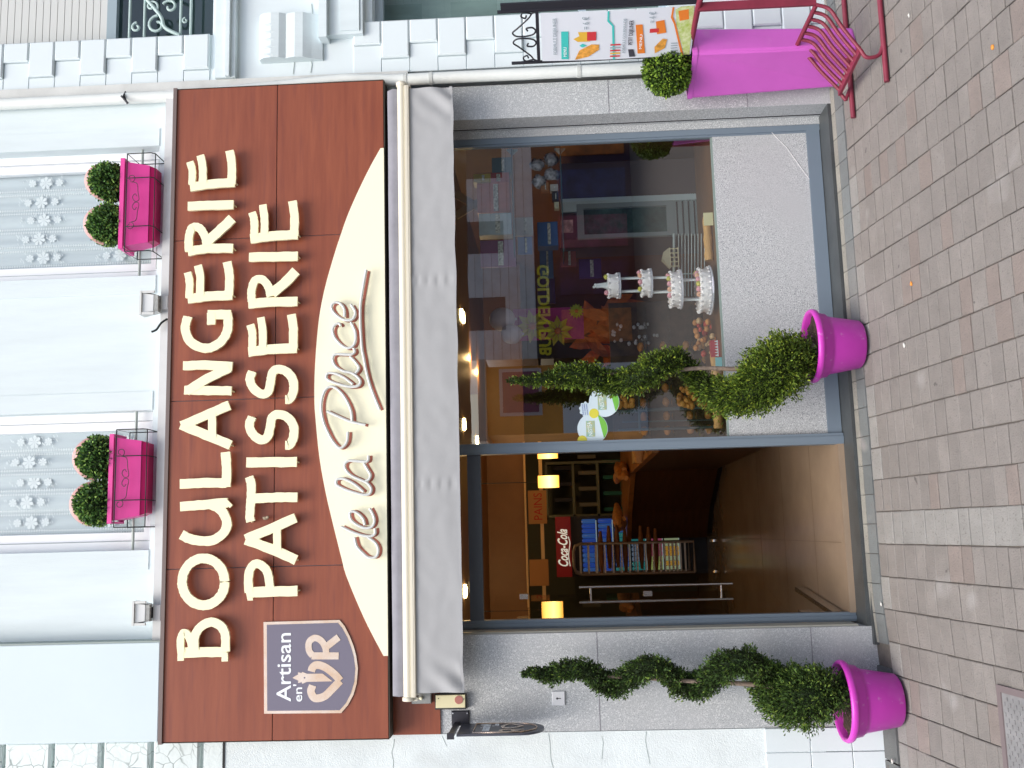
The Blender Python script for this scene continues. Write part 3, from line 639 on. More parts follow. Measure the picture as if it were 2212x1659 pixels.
# shield plaque on the sign
PL = thing('shield_plaque', 'slate blue shield plaque with bronze emblem on the red brown sign', 'plaque', at(670, 1440, SY - .004))
ZP = lambda P: z4(704, 1584, P)
outer = [(65, 398), (70, 1190), (735, 1185), (795, 1115), (843, 1025), (870, 930), (881, 800), (866, 690), (845, 610), (810, 520), (765, 432), (722, 380)]
inner = [(93, 422), (97, 1166), (722, 1160), (775, 1100), (820, 1012), (848, 915), (857, 800), (843, 695), (822, 620), (788, 532), (745, 452), (706, 405)]
m_ = MB(); m_.prism([at(x, y, SY - .008) for x, y in ZP(outer)], (0, .006, 0)); m_.build('bronze_border', bronze, PL)
m_ = MB(); m_.prism([at(x, y, SY - .010) for x, y in ZP(inner)], (0, .0018, 0)); m_.build('shield_face', shieldm, PL)
def ptext(s_, x, y, x2, y2, hpx, nm='lettering'):
    a, b = [at(q[0], q[1], SY - .0112) for q in ZP([(x, y), (x2, y2)])]; r = (b - a); up = Vector((0, -1, 0)).cross(r).normalized() * -1
    if up.z < 0: up = -up
    text(s_, nm, whiteprint, PL, a, r, up, hpx / 4 / 372 / .72, .0008, wfit=r.length, bold=.008)
ptext('Artisan', 300, 1085, 300, 492, 125); ptext("en'", 398, 1085, 398, 935, 75)
m_ = MB(); Y_ = SY - .0105
st_ = [([(490, 945), (475, 1000), (510, 1055), (590, 1040), (660, 975), (728, 905)], 16), ([(728, 905), (680, 850), (600, 790), (530, 768), (490, 790), (478, 825)], 16),
       ([(715, 690), (580, 690), (480, 690)], 14.5), ([(490, 690), (458, 640), (460, 570), (510, 535), (565, 560), (600, 620), (608, 690)], 13.5), ([(610, 610), (715, 528)], 14.5)]
for k, (pp, ww) in enumerate(st_): stroke(m_, [at(x, y, Y_) for x, y in ZP(pp)], ww / 372, .0012, Vector((0, -1, 0)), len(pp) > 3, 0, .0002 * k)
m_.prism([at(x, y, Y_ - .0008) for x, y in ZP([(314, 880), (365, 850), (362, 832), (395, 838), (400, 828), (440, 845), (575, 843), (662, 910), (440, 915), (400, 932), (395, 918), (362, 925), (368, 905)])], (0, .0012, 0))
m_.build('emblem', bronze, PL)
m_ = MB(); c = at(*ZP([(418, 880)])[0], Y_ - .002); m_.lathe(c, [(.0045, 0), (.0045, .001)], 12, 'y'); m_.build('emblem_eye', shieldm, PL)

# ------------------------------------------------------------------ awning and fittings beside it
fz0, fz1 = 2.44, SZ0 - .006
m_ = MB(); m_.box((XL, -.012, fz0 + .02), (2.74, -.001, fz1)); tag(m_.build('lower_fascia', woodsign), 'red brown laminate board below the sign behind the awning', 'fascia board')
AW = thing('awning', 'rolled grey awning with cream front bar hanging above the shop opening', 'awning', (.9, -.1, 2.5))
AL, AR = at(930, 1497, -.19).x, at(900, 190, -.19).x
zt_, zb_ = at(885, 860, -.2).z, at(990, 860, -.19).z
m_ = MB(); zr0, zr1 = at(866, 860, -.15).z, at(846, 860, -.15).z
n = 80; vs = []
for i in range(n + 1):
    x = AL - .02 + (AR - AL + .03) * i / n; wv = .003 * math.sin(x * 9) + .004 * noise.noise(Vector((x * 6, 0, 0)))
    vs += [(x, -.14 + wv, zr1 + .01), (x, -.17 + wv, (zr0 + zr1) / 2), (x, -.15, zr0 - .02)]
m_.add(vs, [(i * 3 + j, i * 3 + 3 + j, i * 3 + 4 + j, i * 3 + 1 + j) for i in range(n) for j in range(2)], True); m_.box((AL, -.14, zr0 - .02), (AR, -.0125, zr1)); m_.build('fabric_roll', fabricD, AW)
m_ = MB(); zc = at(874, 860, -.19).z
m_.tube([(AL - .03, -.175, zc), (AR + .02, -.175, zc)], .027, 14); m_.box((AL - .02, -.205, zc - .036), (AR + .015, -.165, zc - .020)); m_.tube([(AL - .02, -.196, zc - .041), (AR + .015, -.196, zc - .041)], .008, 8)
m_.build('front_bar', awnbar, AW)
for x, nm in ((AL - .045, 1), (AR + .02, 2)):
    m_ = MB(); m_.lathe((x, -.175, zc), [(.02, 0), (.034, .004), (.034, .02), (.028, .026)], 16, 'x'); m_.box((x, -.17, zc - .05), (x + .02, -.10, zc - .01)); m_.build('end_cap', awnbar, AW)
m_ = MB(); n, k = 220, 14; vs = []
ztop_ = zc - .036
for i in range(n + 1):
    x = AL + (AR - AL) * i / n; e = min(1, min(x - AL, AR - x) / .25)
    for j in range(k + 1):
        f = j / k; z = ztop_ + (zb_ - ztop_) * f + (.006 * noise.noise(Vector((x * 5, 7, 0))) if j == k else 0)
        fold = .018 * (1 - e) * math.sin((x * 40 + f * 9)) * f
        diag = .006 * noise.noise(Vector((x * 2.2 + f * .8, f * 1.5, 1))) * (.3 + f) + .0025 * noise.noise(Vector((x * 12, f * 5, 3)))
        seam = sum(.006 * math.exp(-((x - q) / .03) ** 2) * math.sin(f * 60) for q in (at(930, 605, -.19).x, at(930, 1045, -.19).x))
        vs.append((x, -.188 + diag + fold + seam, z))
m_.add(vs, [(i * (k + 1) + j, (i + 1) * (k + 1) + j, (i + 1) * (k + 1) + j + 1, i * (k + 1) + j + 1) for i in range(n) for j in range(k)], True)
m_.build('valance', fabric, AW)
m_ = MB()
vh = [(vs[i * (k + 1) + k][0], vs[i * (k + 1) + k][1] - .0035, vs[i * (k + 1) + k][2]) for i in range(n + 1)]
m_.add([v for v in vh] + [(a, b_2, c_2 + .016) for a, b_2, c_2 in vh], [(i, i + 1, n + 2 + i, n + 1 + i) for i in range(n)], True); m_.build('hem', fabric, AW)
# junction plate, switch box, key switch
def wallbox(name, x0, x1, y0, y1, m, lab, cat, front=-.02, back=-.0, extra=None):
    a = at(x1, y1, front); b = at(x0, y0, front); t = thing(name, lab, cat, ((a.x + b.x) / 2, back, a.z))
    m_ = MB(); m_.bev((a.x, front, a.z), (b.x, back, b.z), .003); m_.build('housing', m, t); return t, a, b
t, a, b = wallbox('awning_motor_box', 889, 931, 1496, 1520, mat('grey_plate', (.28, .29, .28), .5, metal=.3), 'small grey metal plate with a cream plug left of the awning', 'junction box', -.06, -.013)
m_ = MB(); m_.lathe(((a.x + b.x) / 2, -.075, (a.z + b.z) / 2), [(.006, 0), (.010, .004), (.008, .015)], 12, 'y'); m_.build('plug', cream, t)
t, a, b = wallbox('switch_box', 939, 1007, 1500, 1532, mat('black_box', (.03, .03, .03), .5), 'cream switch plate with a round red disc left of the awning', 'switch box', -.035, -.001)
m_ = MB(); m_.bev((a.x + .01, -.042, a.z + .004), (b.x - .004, -.035, b.z - .006), .002); m_.build('cover_plate', mat('ivory_plate', (.72, .67, .42), .5), t)
m_ = MB(); m_.lathe(at(991, 1512, -.046), [(.0225, 0), (.0235, .001), (.0235, .004)], 24, 'y'); m_.build('red_disc', mat('faded_red', (.42, .16, .13), .5), t)
m_ = MB()
for q in ((947, 1509), (1002, 1510)): m_ = MB(); m_.lathe(at(*q, -.044), [(.003, 0), (.003, .002)], 8, 'y'); m_.build('screw', dark, t)
t, a, b = wallbox('key_switch', 1192, 1221, 1494, 1524, mat('white_plate', (.66, .68, .70), .4), 'square white key switch plate on the granite beside the left spiral tree', 'key switch', -.012, -.001)
m_ = MB(); c = at(1203.5, 1509, -.014); m_.lathe(c, [(.006, 0), (.006, .002)], 12, 'y'); m_.box((c.x - .0022, c.y, c.z - .022), (c.x + .0022, c.y + .002, c.z)); m_.build('keyhole', mat('keyhole', (.12, .12, .13), .4, metal=.6), t)
# hanging shield sign, square to the wall
HX = at(995, 1552, 0).x + .0
hs = thing('projecting_sign', 'slate shield sign hanging square to the wall from a black plate', 'hanging sign', (HX, 0, 2.32))
a = at(1014, 1568, -.012); b = at(975, 1536, -.012); m_ = MB(); m_.bev((a.x, -.012, a.z), (b.x, -.001, b.z)); m_.build('wall_plate', black, hs)
m_ = MB()
for q in ((978, 1541), (1009, 1541)): m_ = MB(); m_.lathe(at(*q, -.014), [(.004, 0), (.004, .002)], 8, 'y'); m_.build('screw', chrome, hs)
hx = HX - .03
P0 = Vector((hx, 0, 0)); nX = Vector((1, 0, 0))
zarm = (a.z + b.z) / 2 + .02
yo = hit(972, 1590, P0, nX).y
m_ = MB(); m_.box((hx - .012, yo, zarm - .012), (hx + .012, -.01, zarm + .014)); m_.box((hx - .016, yo - .01, zarm - .018), (hx + .016, yo + .004, zarm + .02)); m_.build('arm', black, hs)
zs0 = zarm - .03; zs1 = zs0 - .47
def shp(y0, y1, zt, zb, n=16):
    pts = [(y0, zt), (y1, zt)]; 
    for i in range(n + 1):
        a_ = math.pi * i / n; pts.append(((y0 + y1) / 2 + (y1 - y0) / 2 * math.cos(a_), zb + .13 - .13 * math.sin(a_)))
    return pts
m_ = MB(); m_.prism([(hx + .006, y, z) for y, z in shp(yo + .01, -.025, zs0, zs1)], (-.012, 0, 0)); m_.build('shield_panel', mat('shield_dark', (.06, .065, .085), .3), hs)
m_ = MB()
pts = [(hx + .0085, y, z) for y, z in shp(yo + .035, -.05, zs0 - .085, zs1 + .04)]
m_.tube(pts, .004, 5, closed=True); m_.build('bronze_line', bronze, hs)
text('Artisan', 'lettering', whiteprint, hs, (hx + .0075, -.06, zs0 - .17), (0, -1, 0), (0, 0, 1), .085, .001, wfit=abs(yo) - .14)
text("en'", 'lettering', whiteprint, hs, (hx + .0075, -.06 - .0, zs0 - .215), (0, -1, 0), (0, 0, 1), .05, .001, wfit=.06)
m_ = MB(); yc_ = (yo - .025) / 2; hh = zs1 + .17
stroke(m_, [(hx + .0075, yc_ - .01 + .0 * 0, hh + .05), (hx + .0075, yc_ + .11 * .5, hh + .06), (hx + .0075, yc_ + .11, hh + .02), (hx + .0075, yc_ + .05, hh - .05)], .022, .001, Vector((1, 0, 0)))
stroke(m_, [(hx + .0075, yc_ + .05, hh - .05), (hx + .0075, yc_ - .005, hh + .01), (hx + .0075, yc_ + .01, hh + .06)], .022, .001, Vector((1, 0, 0)), lift=.0002)
stroke(m_, [(hx + .0075, yc_ - .05, hh - .06), (hx + .0075, yc_ - .05, hh + .06), (hx + .0075, yc_ - .11, hh + .05), (hx + .0075, yc_ - .11, hh), (hx + .0075, yc_ - .06, hh)], .02, .001, Vector((1, 0, 0)))
stroke(m_, [(hx + .0075, yc_ - .07, hh), (hx + .0075, yc_ - .12, hh - .06)], .02, .001, Vector((1, 0, 0)), lift=.0002)
m_.build('emblem', bronze, hs)

# ------------------------------------------------------------------ drainpipe
xp = (at(860, 170, -.05).x + at(1250, 157, -.05).x) / 2
dp = thing('drainpipe', 'long white drainpipe running down beside the sign and granite', 'drainpipe', (xp, -.05, 0))
xt = at(100, 221, -.05).x
m_ = MB(); m_.tube([(xt, -.05, 8), (xt, -.05, 3.95), (xp + .02, -.05, 3.0), (xp, -.05, 2.72), (xp, -.05, 0.0)], .036, 16); m_.build('pipe', pipe_m, dp)
m_ = MB()
for z in (2.60, 2.44, 1.52, 1.0): m_.lathe((xp, -.05, z), [(.040, 0), (.040, .022)], 16)
m_.build('pipe_collar', mat('collar', (.60, .63, .60), .5), dp)
m_ = MB(); zc_ = at(268, 205, -.09).z; m_.tube([(xt - .04, -.06, zc_ - .01), (xt, -.095, zc_), (xt + .045, -.05, zc_ + .01)], .006, 6); m_.tube([(xt - .005, -.1, zc_ + .012), (xt - .055, -.1, zc_ - .03)], .007, 6); m_.build('pipe_clamp', black, dp)

# ------------------------------------------------------------------ neighbour building on the right (top of the photo)
nb = thing('tiled_building', 'white tiled building with scrolled window railing right of the drainpipe', 'building', (4.2, .2, 0))
NX0 = 2.878
def Xat(x, y, Y=0): return at(x, y, Y).x
xe = (Xat(120, 97) + Xat(330, 78)) / 2            # window edge
wz0 = at(460, 60, 0).z; wz1 = 6.4
lw = 1.6
m_ = MB()
wz2t = at(804, 30, 0).z; wz2b = .95
m_.box((NX0, 0.0, wz0 - .2), (xe, .25, 8)); m_.box((xe, 0, wz2t + .02), (xe + lw, .25, wz0)); m_.box((xe + lw, 0, -.6), (6.5, .25, 8)); m_.box((xe, 0, wz1), (xe + lw, .25, 8))
xe2 = Xat(1100, 35)
m_.box((NX0, 0, wz2t + .02), (xe, .25, wz0 - .2)); m_.box((NX0, 0, -.6), (xe2, .25, wz2t + .02)); m_.box((xe2, 0, -.6), (xe + lw, .25, wz2b)); m_.box((xe2, 0, wz2t), (xe + lw, .25, wz2t + .02))
m_.build('facade_wall', tilewhite, nb)
bk = MB(); ch = .168; zz_ = wz0 + .015; k = 0
while zz_ < 6.3:                                      # quoin blocks around upper window
    L_ = .13 if k % 2 else .235
    bk.bev((xe - L_ * 1.0, -.028, zz_), (xe - .001, 0, zz_ + ch - .004), .008); bk.bev((NX0, -.008, zz_), (xe - L_ - .003, 0, zz_ + ch - .004), .002)
    zz_ += ch; k += 1
zz_ = wz2t + .10; 
k = 0; z2 = at(1950 / 4 + 553 + .0, 90, 0).z
zz_ = at(703, 120, 0).z
while zz_ > -.1:
    zz_ -= .179; L_ = .155 if k % 2 else .25
    if zz_ + .175 < wz2t + .12: bk.bev((xe2 - L_, -.028, zz_), (xe2 - .001, 0, zz_ + .175), .008); bk.bev((NX0, -.008, zz_), (xe2 - L_ - .003, 0, zz_ + .175), .002)
    k += 1
bk.build('block_facing', tilewhite, nb)
m_ = MB(); za = at(505, 60, -.08).z; zb2 = at(462, 60, -.08).z
m_.box((NX0, -.05, za), (6.4, 0, zb2)); m_.box((NX0, -.075, za + .03), (6.4, -.05, za + .055)); m_.build('string_course', white, nb)
# scroll bracket and pilaster
m_ = MB(); bx = Xat(640, 118, -.1); z1_ = at(556, 60, -.1).z; z0_ = at(690, 60, -.1).z
pr = [(0, z1_), (-.05, z1_), (-.075, z1_ - .03), (-.085, z1_ - .08), (-.08, z1_ - .13), (-.06, z1_ - .17), (-.066, z1_ - .19), (-.075, z1_ - .23), (-.07, z1_ - .28), (-.045, z1_ - .33), (-.02, z0_), (0, z0_)]
m_.prism([(bx, y, z) for y, z in pr], (.30, 0, 0))
for i in range(5): m_.tube([(bx + .02 + i * .05, -.066, z1_ - .03), (bx + .02 + i * .05, -.079, z1_ - .08), (bx + .035 + i * .05, -.052, z1_ - .165)], .012, 6)
m_.build('scroll_bracket', white, nb)
m_ = MB(); a = at(783, 72, -.06); b = at(708, 10, -.06); m_.box((a.x, -.06, a.z), (a.x + .7, 0, b.z)); m_.box((a.x + .02, -.07, a.z + .02), (a.x + .68, -.06, a.z + .14)); m_.box((a.x - .03, -.10, b.z), (a.x + .75, 0, b.z + .05)); m_.build('sill_moulding', white, nb)
# upper window: slatted shutter and scrolled railing
sh = MB(); shz = at(240, 60, .12).z
zq = shz + .02
while zq < wz1: sh.box((xe + .002, .10, zq), (xe + lw, .13, zq + .044)); zq += .048
sh.build('roller_shutter', mat('shutter', (.58, .60, .58), .6), nb)
m_ = MB(); m_.box((xe, .095, shz - .045), (xe + lw, .135, shz + .018)); m_.box((xe, .1, wz0 + .0), (xe + .05, .16, shz - .045)); m_.box((xe + .05, .1, wz0), (xe + lw, .16, wz0 + .03)); m_.box((xe + .55, .1, wz0 + .03), (xe + .62, .16, shz - .045)); m_.build('window_frame', mat('greyblue_frame', (.30, .38, .42), .5), nb)
m_ = MB(); m_.quad((xe + .05, .14, wz0 + .03), (xe + lw, .14, wz0 + .03), (xe + lw, .14, shz), (xe + .05, .14, shz)); m_.build('pane', glassw, nb)
m_ = MB(); m_.box((xe - .1, .6, wz0 - .2), (xe + lw, .62, shz + .3)); m_.box((xe2 - .1, .7, .7), (xe + lw, .72, wz2t + .2)); m_.build('dark_room', mat('dark_room', (.03, .08, .07), .6), nb)
rl = MB(); rx = xe + .02; zr = [at(q, 60, .02).z for q in (358, 400, 496 - 0, 522)]
rr_ = [at(q, 60, .03).z for q in (280, 312, 390, 412)]
for z in rr_: rl.tube([(xe - .01, .03, z), (xe + lw, .03, z)], .009, 6)
def scr(cx_, cz_, r0, tr, sg=1, st=0):
    return [(cx_ + sg * r0 * (1 - .75 * q / 16) * math.cos(st + q / 16 * tr), .02, cz_ + r0 * (1 - .75 * q / 16) * math.sin(st + q / 16 * tr)) for q in range(17)]
for cx_ in (xe + .10, xe + .42, xe + .8):
    zc1 = (rr_[1] + rr_[2]) / 2
    rl.tube(scr(cx_, zc1 + .03, .065, 6.5), .010, 6); rl.tube(scr(cx_ + .12, zc1 - .05, .05, 6, -1, 2), .009, 6); rl.tube(scr(cx_ + .13, zc1 + .07, .045, 6, 1, 4), .008, 6)
    rl.tube(spline([(cx_ - .08, .02, rr_[2]), (cx_ - .02, .02, zc1 - .02), (cx_ + .06, .02, zc1 + .01), (cx_ + .2, .02, rr_[1])], 6), .013, 6)
    rl.tube(scr(cx_ - .01, (rr_[0] + rr_[1]) / 2 - .002, .034, 6.28), .009, 6); rl.tube(scr(cx_ + .02, (rr_[2] + rr_[3]) / 2, .02, 6.28), .006, 6)
rl.build('scrolled_railing', mat('railing_paint', (.42, .55, .53), .5), nb)
# lower window
m_ = MB(); m_.box((xe2, .10, wz2b), (xe2 + .04, .16, wz2t)); m_.box((xe2 + .04, .10, wz2t - .05), (xe + lw, .16, wz2t)); zmid = at(1265, 5, .12).z
for z in (zmid, at(1440, 5, .12).z): m_.box((xe2 + .04, .11, z), (xe + lw, .16, z + .05))
m_.build('lower_window_frame', mat('paleblue_frame', (.45, .55, .62), .5), nb)
m_ = MB(); m_.quad((xe2 + .04, .14, wz2b), (xe + lw, .14, wz2b), (xe + lw, .14, wz2t), (xe2 + .04, .14, wz2t)); m_.build('pane', glassw, nb)
m_ = MB(); m_.box((xe2 + .0, .3, wz2b), (xe + lw, .32, wz2t)); m_.build('blind', mat('blind', (.20, .29, .27), .8, stretch=(1, 1, .3), var=.3, vscale=4), nb)
ck = MB()
for q in ([(673, 8), (676, 40), (672, 60), (678, 90), (671, 118), (654, 128)], [(636, 134), (633, 160)], [(671, 128), (674, 140), (671, 157)], [(603, 100), (612, 116), (630, 127), (650, 128)]):
    ck.tube([at(x, y, -.003) for x, y in q], .0018, 4)
ck.build('wall_crack', crackm, nb)

# ------------------------------------------------------------------ neighbour wall on the left (bottom of the photo)
lb = thing('stucco_building', 'white stucco neighbour building with crackled blocks left of the shop', 'building', (-1.9, .1, 0))
zblack = at(486, 1620, 0).z; zt0 = at(1659, 1620, 0).z
m_ = MB(); m_.box((-2.9, -.004, .30), (XL - .002, .199, zblack)); m_.build('stucco_wall', stucco, lb)
m_ = MB(); m_.box((-2.9, .03, zblack + .012), (XL - .002, .199, 8)); m_.build('upper_wall', cladding, lb)
m_ = MB(); m_.box((-2.9, -.01, zblack), (XL - .002, .2, zblack + .011)); m_.build('ledge_line', dark, lb)
m_ = MB(); z_ = at(435, 1620, 0).z; kk = 0
bl = MB(); cr = MB(); rgc = random.Random(9)
while z_ < 7.5:
    for x0 in (-1.62, -2.12, -2.62):
        bl.bev((x0, -.02 + .012, z_ + .010), (x0 + .482, .03, z_ + .278), .012)
    z_ += .292
bl.box((-2.9, .0, zblack + .012), (XL - .003, .03, at(440, 1620, 0).z - .0))
bl.build('facing_block', cladding, lb)
m_ = MB(); zj1, zj2 = at(1750, 1600, 0).z, at(1840, 1600, 0).z; xj1 = at(1800, 1622, 0).x
for (z0, z1) in ((zj1 + .004, .30 if zj1 < .28 else zj1 + .25), (zj2 + .004, zj1), (-.2, zj2)):
    m_.bev((XL - .16 if False else xj1, -.012, z0), (XL - .004, .1, z1), .002); m_.bev((xj1 - .55, -.012, z0), (xj1 - .004, .1, z1), .002); m_.bev((xj1 - 1.1, -.012, z0), (xj1 - .554, .1, z1), .002)
m_.build('base_tile', tilewhite, lb)
m_ = MB()
for q in ([(852, 1596), (850, 1612), (846, 1625), (850, 1645), (849, 1662)], [(955, 1590), (962, 1606), (966, 1612)], [(1185, 1584), (1188, 1608), (1190, 1640), (1196, 1662)], [(1300, 1590), (1303, 1604), (1300, 1640)], [(1396, 1580), (1394, 1600), (1398, 1622), (1404, 1650)]):
    m_.tube([at(x, y, -.0045) for x, y in q], .0016, 4)
m_.build('wall_crack', crackm, lb)

# ------------------------------------------------------------------ shop front frame
FY = .20
ff = thing('shop_front_frame', 'grey aluminium frame of the shop window and doorway', 'shop front', (.95, FY, .03))
mulX0, mulX1 = at(1500, 957, FY).x, at(1500, 931 - 0, FY).x
mulX0 = at(1450, 970, FY).x; mulX1 = at(1450, 952 - 5, FY).x
dL = -.575; dLi = at(1500, 1330, FY).x; wR = at(1106, 297.5, FY).x; wRi = at(1300, 301, FY).x
fz = .019; tz0 = at(1026, 1150, FY).z - .06; tz1 = at(1016, 1150, FY).z; 
m_ = MB()
m_.box((dL, FY, fz), (dLi, FY + .06, OT)); m_.box((dL + .012, FY - .012, fz), (dLi - .02, FY, OT))
m_.box((mulX0, FY - .02, .02), (mulX1, FY + .07, OT)); m_.box((mulX0 + .012, FY - .026, .02), (mulX1 - .018, FY - .02, OT))
m_.box((wRi, FY, fz), (wR, FY + .06, OT)); m_.box((wRi - .012, FY + .01, fz + .06), (wRi, FY + .05, OT - .06))
zsb = at(1790, 500, FY).z
m_.box((mulX1, FY, .022), (wRi, FY + .06, at(1748, 300, FY).z + .015)); m_.box((mulX1, FY, OT - .05), (wRi, FY + .06, OT))
m_.build('frame_post', frame, ff)
m_ = MB(); ztr0 = at(1041, 1150, FY).z; ztr1 = at(1012, 1150, FY).z
m_.box((dLi, FY, ztr0), (mulX0, FY + .06, ztr1)); m_.box((dLi, FY, OT - .05), (mulX0, FY + .06, OT)); m_.build('door_transom', frameD, ff)
zglass = at(1560, 650, FY).z
m_ = MB(); m_.box((mulX1 + .001, FY + .012, at(1748, 300, FY).z + .016), (wRi - .001, FY + .05, zglass)); m_.box((wR + .001, FY - .005, .0186), (OR, FY + .05, OT)); m_.build('granite_apron', granite, ff)
m_ = MB(); m_.box((mulX1 + .001, FY + .02, zglass + .0), (wRi - .013, FY + .045, zglass + .012)); m_.build('glazing_bead', mat('bead', (.20, .26, .24), .4), ff)
m_ = MB(); m_.quad((mulX1, FY + .03, zglass + .012), (wRi - .01, FY + .03, zglass + .012), (wRi - .01, FY + .03, OT - .05), (mulX1, FY + .03, OT - .05)); m_.build('shop_window_pane', glass, ff)
m_ = MB(); m_.quad((dLi, FY + .03, ztr1), (mulX0, FY + .03, ztr1), (mulX0, FY + .03, OT - .05), (dLi, FY + .03, OT - .05)); m_.build('transom_pane', glassclear, ff)
scr_ = MB(); scr_.tube([at(1663, 282, FY + .010), at(1700, 320, FY + .010), at(1754, 395, FY + .010)], .0018, 4); scr_.build('scratch', mat('scratch', (.75, .75, .75), .6), ff)
# step
st = MB(); st.box((OL, -.0, -.30), (OR, .19, .018)); st.box((OL, .1901, -.3), (OR, .259, .0185)); st.build('step_riser', granited, ff)
st = MB(); st.box((OL - .1, -.035, -.3), (mulX0 - .0, -.001, -.005)) 
st.build('entrance_step', granited, ff)

# ------------------------------------------------------------------ interior room
IZ = .055; DEP = 6.9
room = MB(); room.box((-.62 - 1.6, .262, -.02), (2.8, DEP, IZ)); room.box((dLi - .002, .191, .0187), (mulX0 + .002, .2615, IZ)); struct('shop_floor', room, floorm)
flj = MB()
for x_ in (-.12, .78): flj.box((x_, FY + .07, IZ), (x_ + .004, 6, IZ + .001))
for y_ in (.9, 1.8, 2.7): flj.box((-1.5, y_, IZ), (2.5, y_ + .004, IZ + .001))
struct('floor_joints', flj, mat('floor_joint', (.10, .06, .03), .8))
room = MB(); room.box((-2.3, FY + .05, 2.47), (2.8, DEP, 2.52)); room.box((-2.3, DEP, -.02), (2.8, DEP + .1, 2.52)); room.box((-2.35, FY + .1, -.02), (-2.25, DEP, 2.5)); room.box((2.8, FY + .1, -.02), (2.85, DEP, 2.5))
room.box((-2.3, .205, 2.461), (2.8, FY + .05, 2.75)); room.box((-2.3, .21, -.02), (-.60, .30, 2.5)); room.box((2.56, .21, -.02), (2.8, .30, 2.5)); 
room.box((-2.3, .2, 2.75), (2.8, DEP, 2.80)); 
struct('shop_room_shell', room, woodc)
cl = MB(); cl.box((-2.2, 4.3, 2.08), (2.79, 4.5, 2.47)); o = struct('ceiling_beam', cl, woodc)
cl = MB(); cl.box((-2.2, 4.27, 2.405), (2.79, 4.299, 2.42)); 
cz = lambda x, y, z: (lambda d: CAM + d * ((z - CAM.z) / d.z))(ray(x, y))
bw = MB(); bw.box((-2.2, DEP - .02, .06), (2.79, DEP - .001, 2.46)); struct('back_wall', bw, backwall)
# ledge strips along the beam, coloured pale to stand for cove light
cov = MB(); zc1 = at(1139, 1150, 4.26).z; cov.box((-.75, 4.24, zc1), (.9, 4.299, zc1 + .02)); tag(cov.build('cove_trim', mat('cove_trim', (.75, .50, .25), .5)), 'trim strip along the ceiling beam above the signs, coloured pale as if lit', 'trim')
zc2 = at(1171, 1150, 4.26).z
cov = MB(); cov.box((-.68, 4.24, zc2 - .02), (.9, 4.299, zc2 + .015)); tag(cov.build('cove_trim', mat('cove_trim', (.75, .5, .25), .5)), 'trim strip below the PAINS card, coloured pale as if lit', 'trim')

# lights
def plight(name, loc, e, col_=(1, .66, .30), r=.06):
    l = bpy.data.lights.new(name, 'POINT'); l.energy = e; l.color = col_; l.shadow_soft_size = r
    o = bpy.data.objects.new(name, l); sc.collection.objects.link(o); o.location = loc; return o
def pendant(x0, x1, y0, y1, Y, lab, cordtop=2.47):
    a = at(x1, y1, Y); b = at(x0, y0, Y); c = ((a.x + b.x) / 2, Y, a.z); r = abs(b.x - a.x) / 2; h = b.z - a.z
    t = thing('pendant_lamp', lab, 'lamp', c, 'lit pendant lamps in the shop')
    m_ = MB(); n_ = 20
    m_.lathe(c, [(r, 0), (r * 1.02, h * .5), (r, h)], n_); m_.build('lamp_shade', lampshade, t)
    m_ = MB(); m_.tube([(c[0], Y, a.z + h), (c[0], Y, cordtop)], .004, 5); m_.build('cord', black, t)
pendant(1162, 1208, 1028, 1053, 3.2, 'square glowing pendant lamp just left of the mullion inside')
pendant(1161, 1205, 968, 990, 3.9, 'glowing pendant lamp half hidden behind the door mullion')
pendant(1170, 1217, 1300, 1335, 2.4, 'glowing pendant lamp behind the open glass door')
ndl = 0
for (x, y, lab) in ((1003, 917, 'bright ceiling spot beside the window top nearest the mullion'), (1031, 953, 'ceiling spot just right of the mullion'), (997, 680, 'paired ceiling spot above the tiered cake'), (1001, 686, 'paired ceiling spot above the tiered cake'),
                (1005, 1277, 'ceiling spot seen through the transom pane'), (1022, 1270, 'second ceiling spot seen through the transom pane'), (1070, 1226, 'small ceiling spot inside the doorway'), (1079, 1224, 'small ceiling spot inside the doorway'), (1063, 1336, 'ceiling spot above the open glass door')):
    c = cz(x, y, 2.462); t = MB(); t.lathe((c.x, c.y, 2.452), [(.045, 0), (.05, .003), (.05, .018)], 14)
    o = t.build('ceiling_spot', spotm); tag(o, lab, 'ceiling spot', 'lit spots in the shop ceiling'); ndl += 1
for c in ((-.1, 1.2), (1.5, 2.6), (-.5, 3.2), (1.5, 3.4), (.3, 5.4)):
    plight('spot_light', (c[0], c[1], 2.43), 3.6, (1, .62, .26), .025)

# door leaf, open inwards
A = Vector((-.54, .30, 0)); Bp = Vector((-.446, 1.246, 0)); e = (Bp - A).normalized()
dr = thing('glass_door', 'frameless glass door swung inwards with double bar handle', 'door', A)
zt_d = ztr0 - .01
m_ = MB(); m_.quad(A + Vector((0, 0, IZ + .02)), Bp + Vector((0, 0, IZ + .02)), Bp + Vector((0, 0, zt_d)), A + Vector((0, 0, zt_d))); m_.build('door_pane', glassclear, dr)
nn = Vector((e.y, -e.x, 0))
def obox(mb, a, b, t, z0, z1):
    a = Vector(a); b = Vector(b); q = (b - a).normalized(); n_ = Vector((q.y, -q.x, 0)) * t / 2
    mb.add([(*(a - n_).xy, z0), (*(b - n_).xy, z0), (*(b + n_).xy, z0), (*(a + n_).xy, z0), (*(a - n_).xy, z1), (*(b - n_).xy, z1), (*(b + n_).xy, z1), (*(a + n_).xy, z1)], [(0, 3, 2, 1), (4, 5, 6, 7), (0, 1, 5, 4), (1, 2, 6, 5), (2, 3, 7, 6), (3, 0, 4, 7)])
m_ = MB(); obox(m_, A, Bp, .03, IZ + .012, IZ + .075); m_.build('bottom_rail', chrome, dr)
m_ = MB(); hp = A.lerp(Bp, .965)
ztop_h, zbot_h = hit(1250, 1275, A, nn).z, hit(1570, 1265, A, nn).z
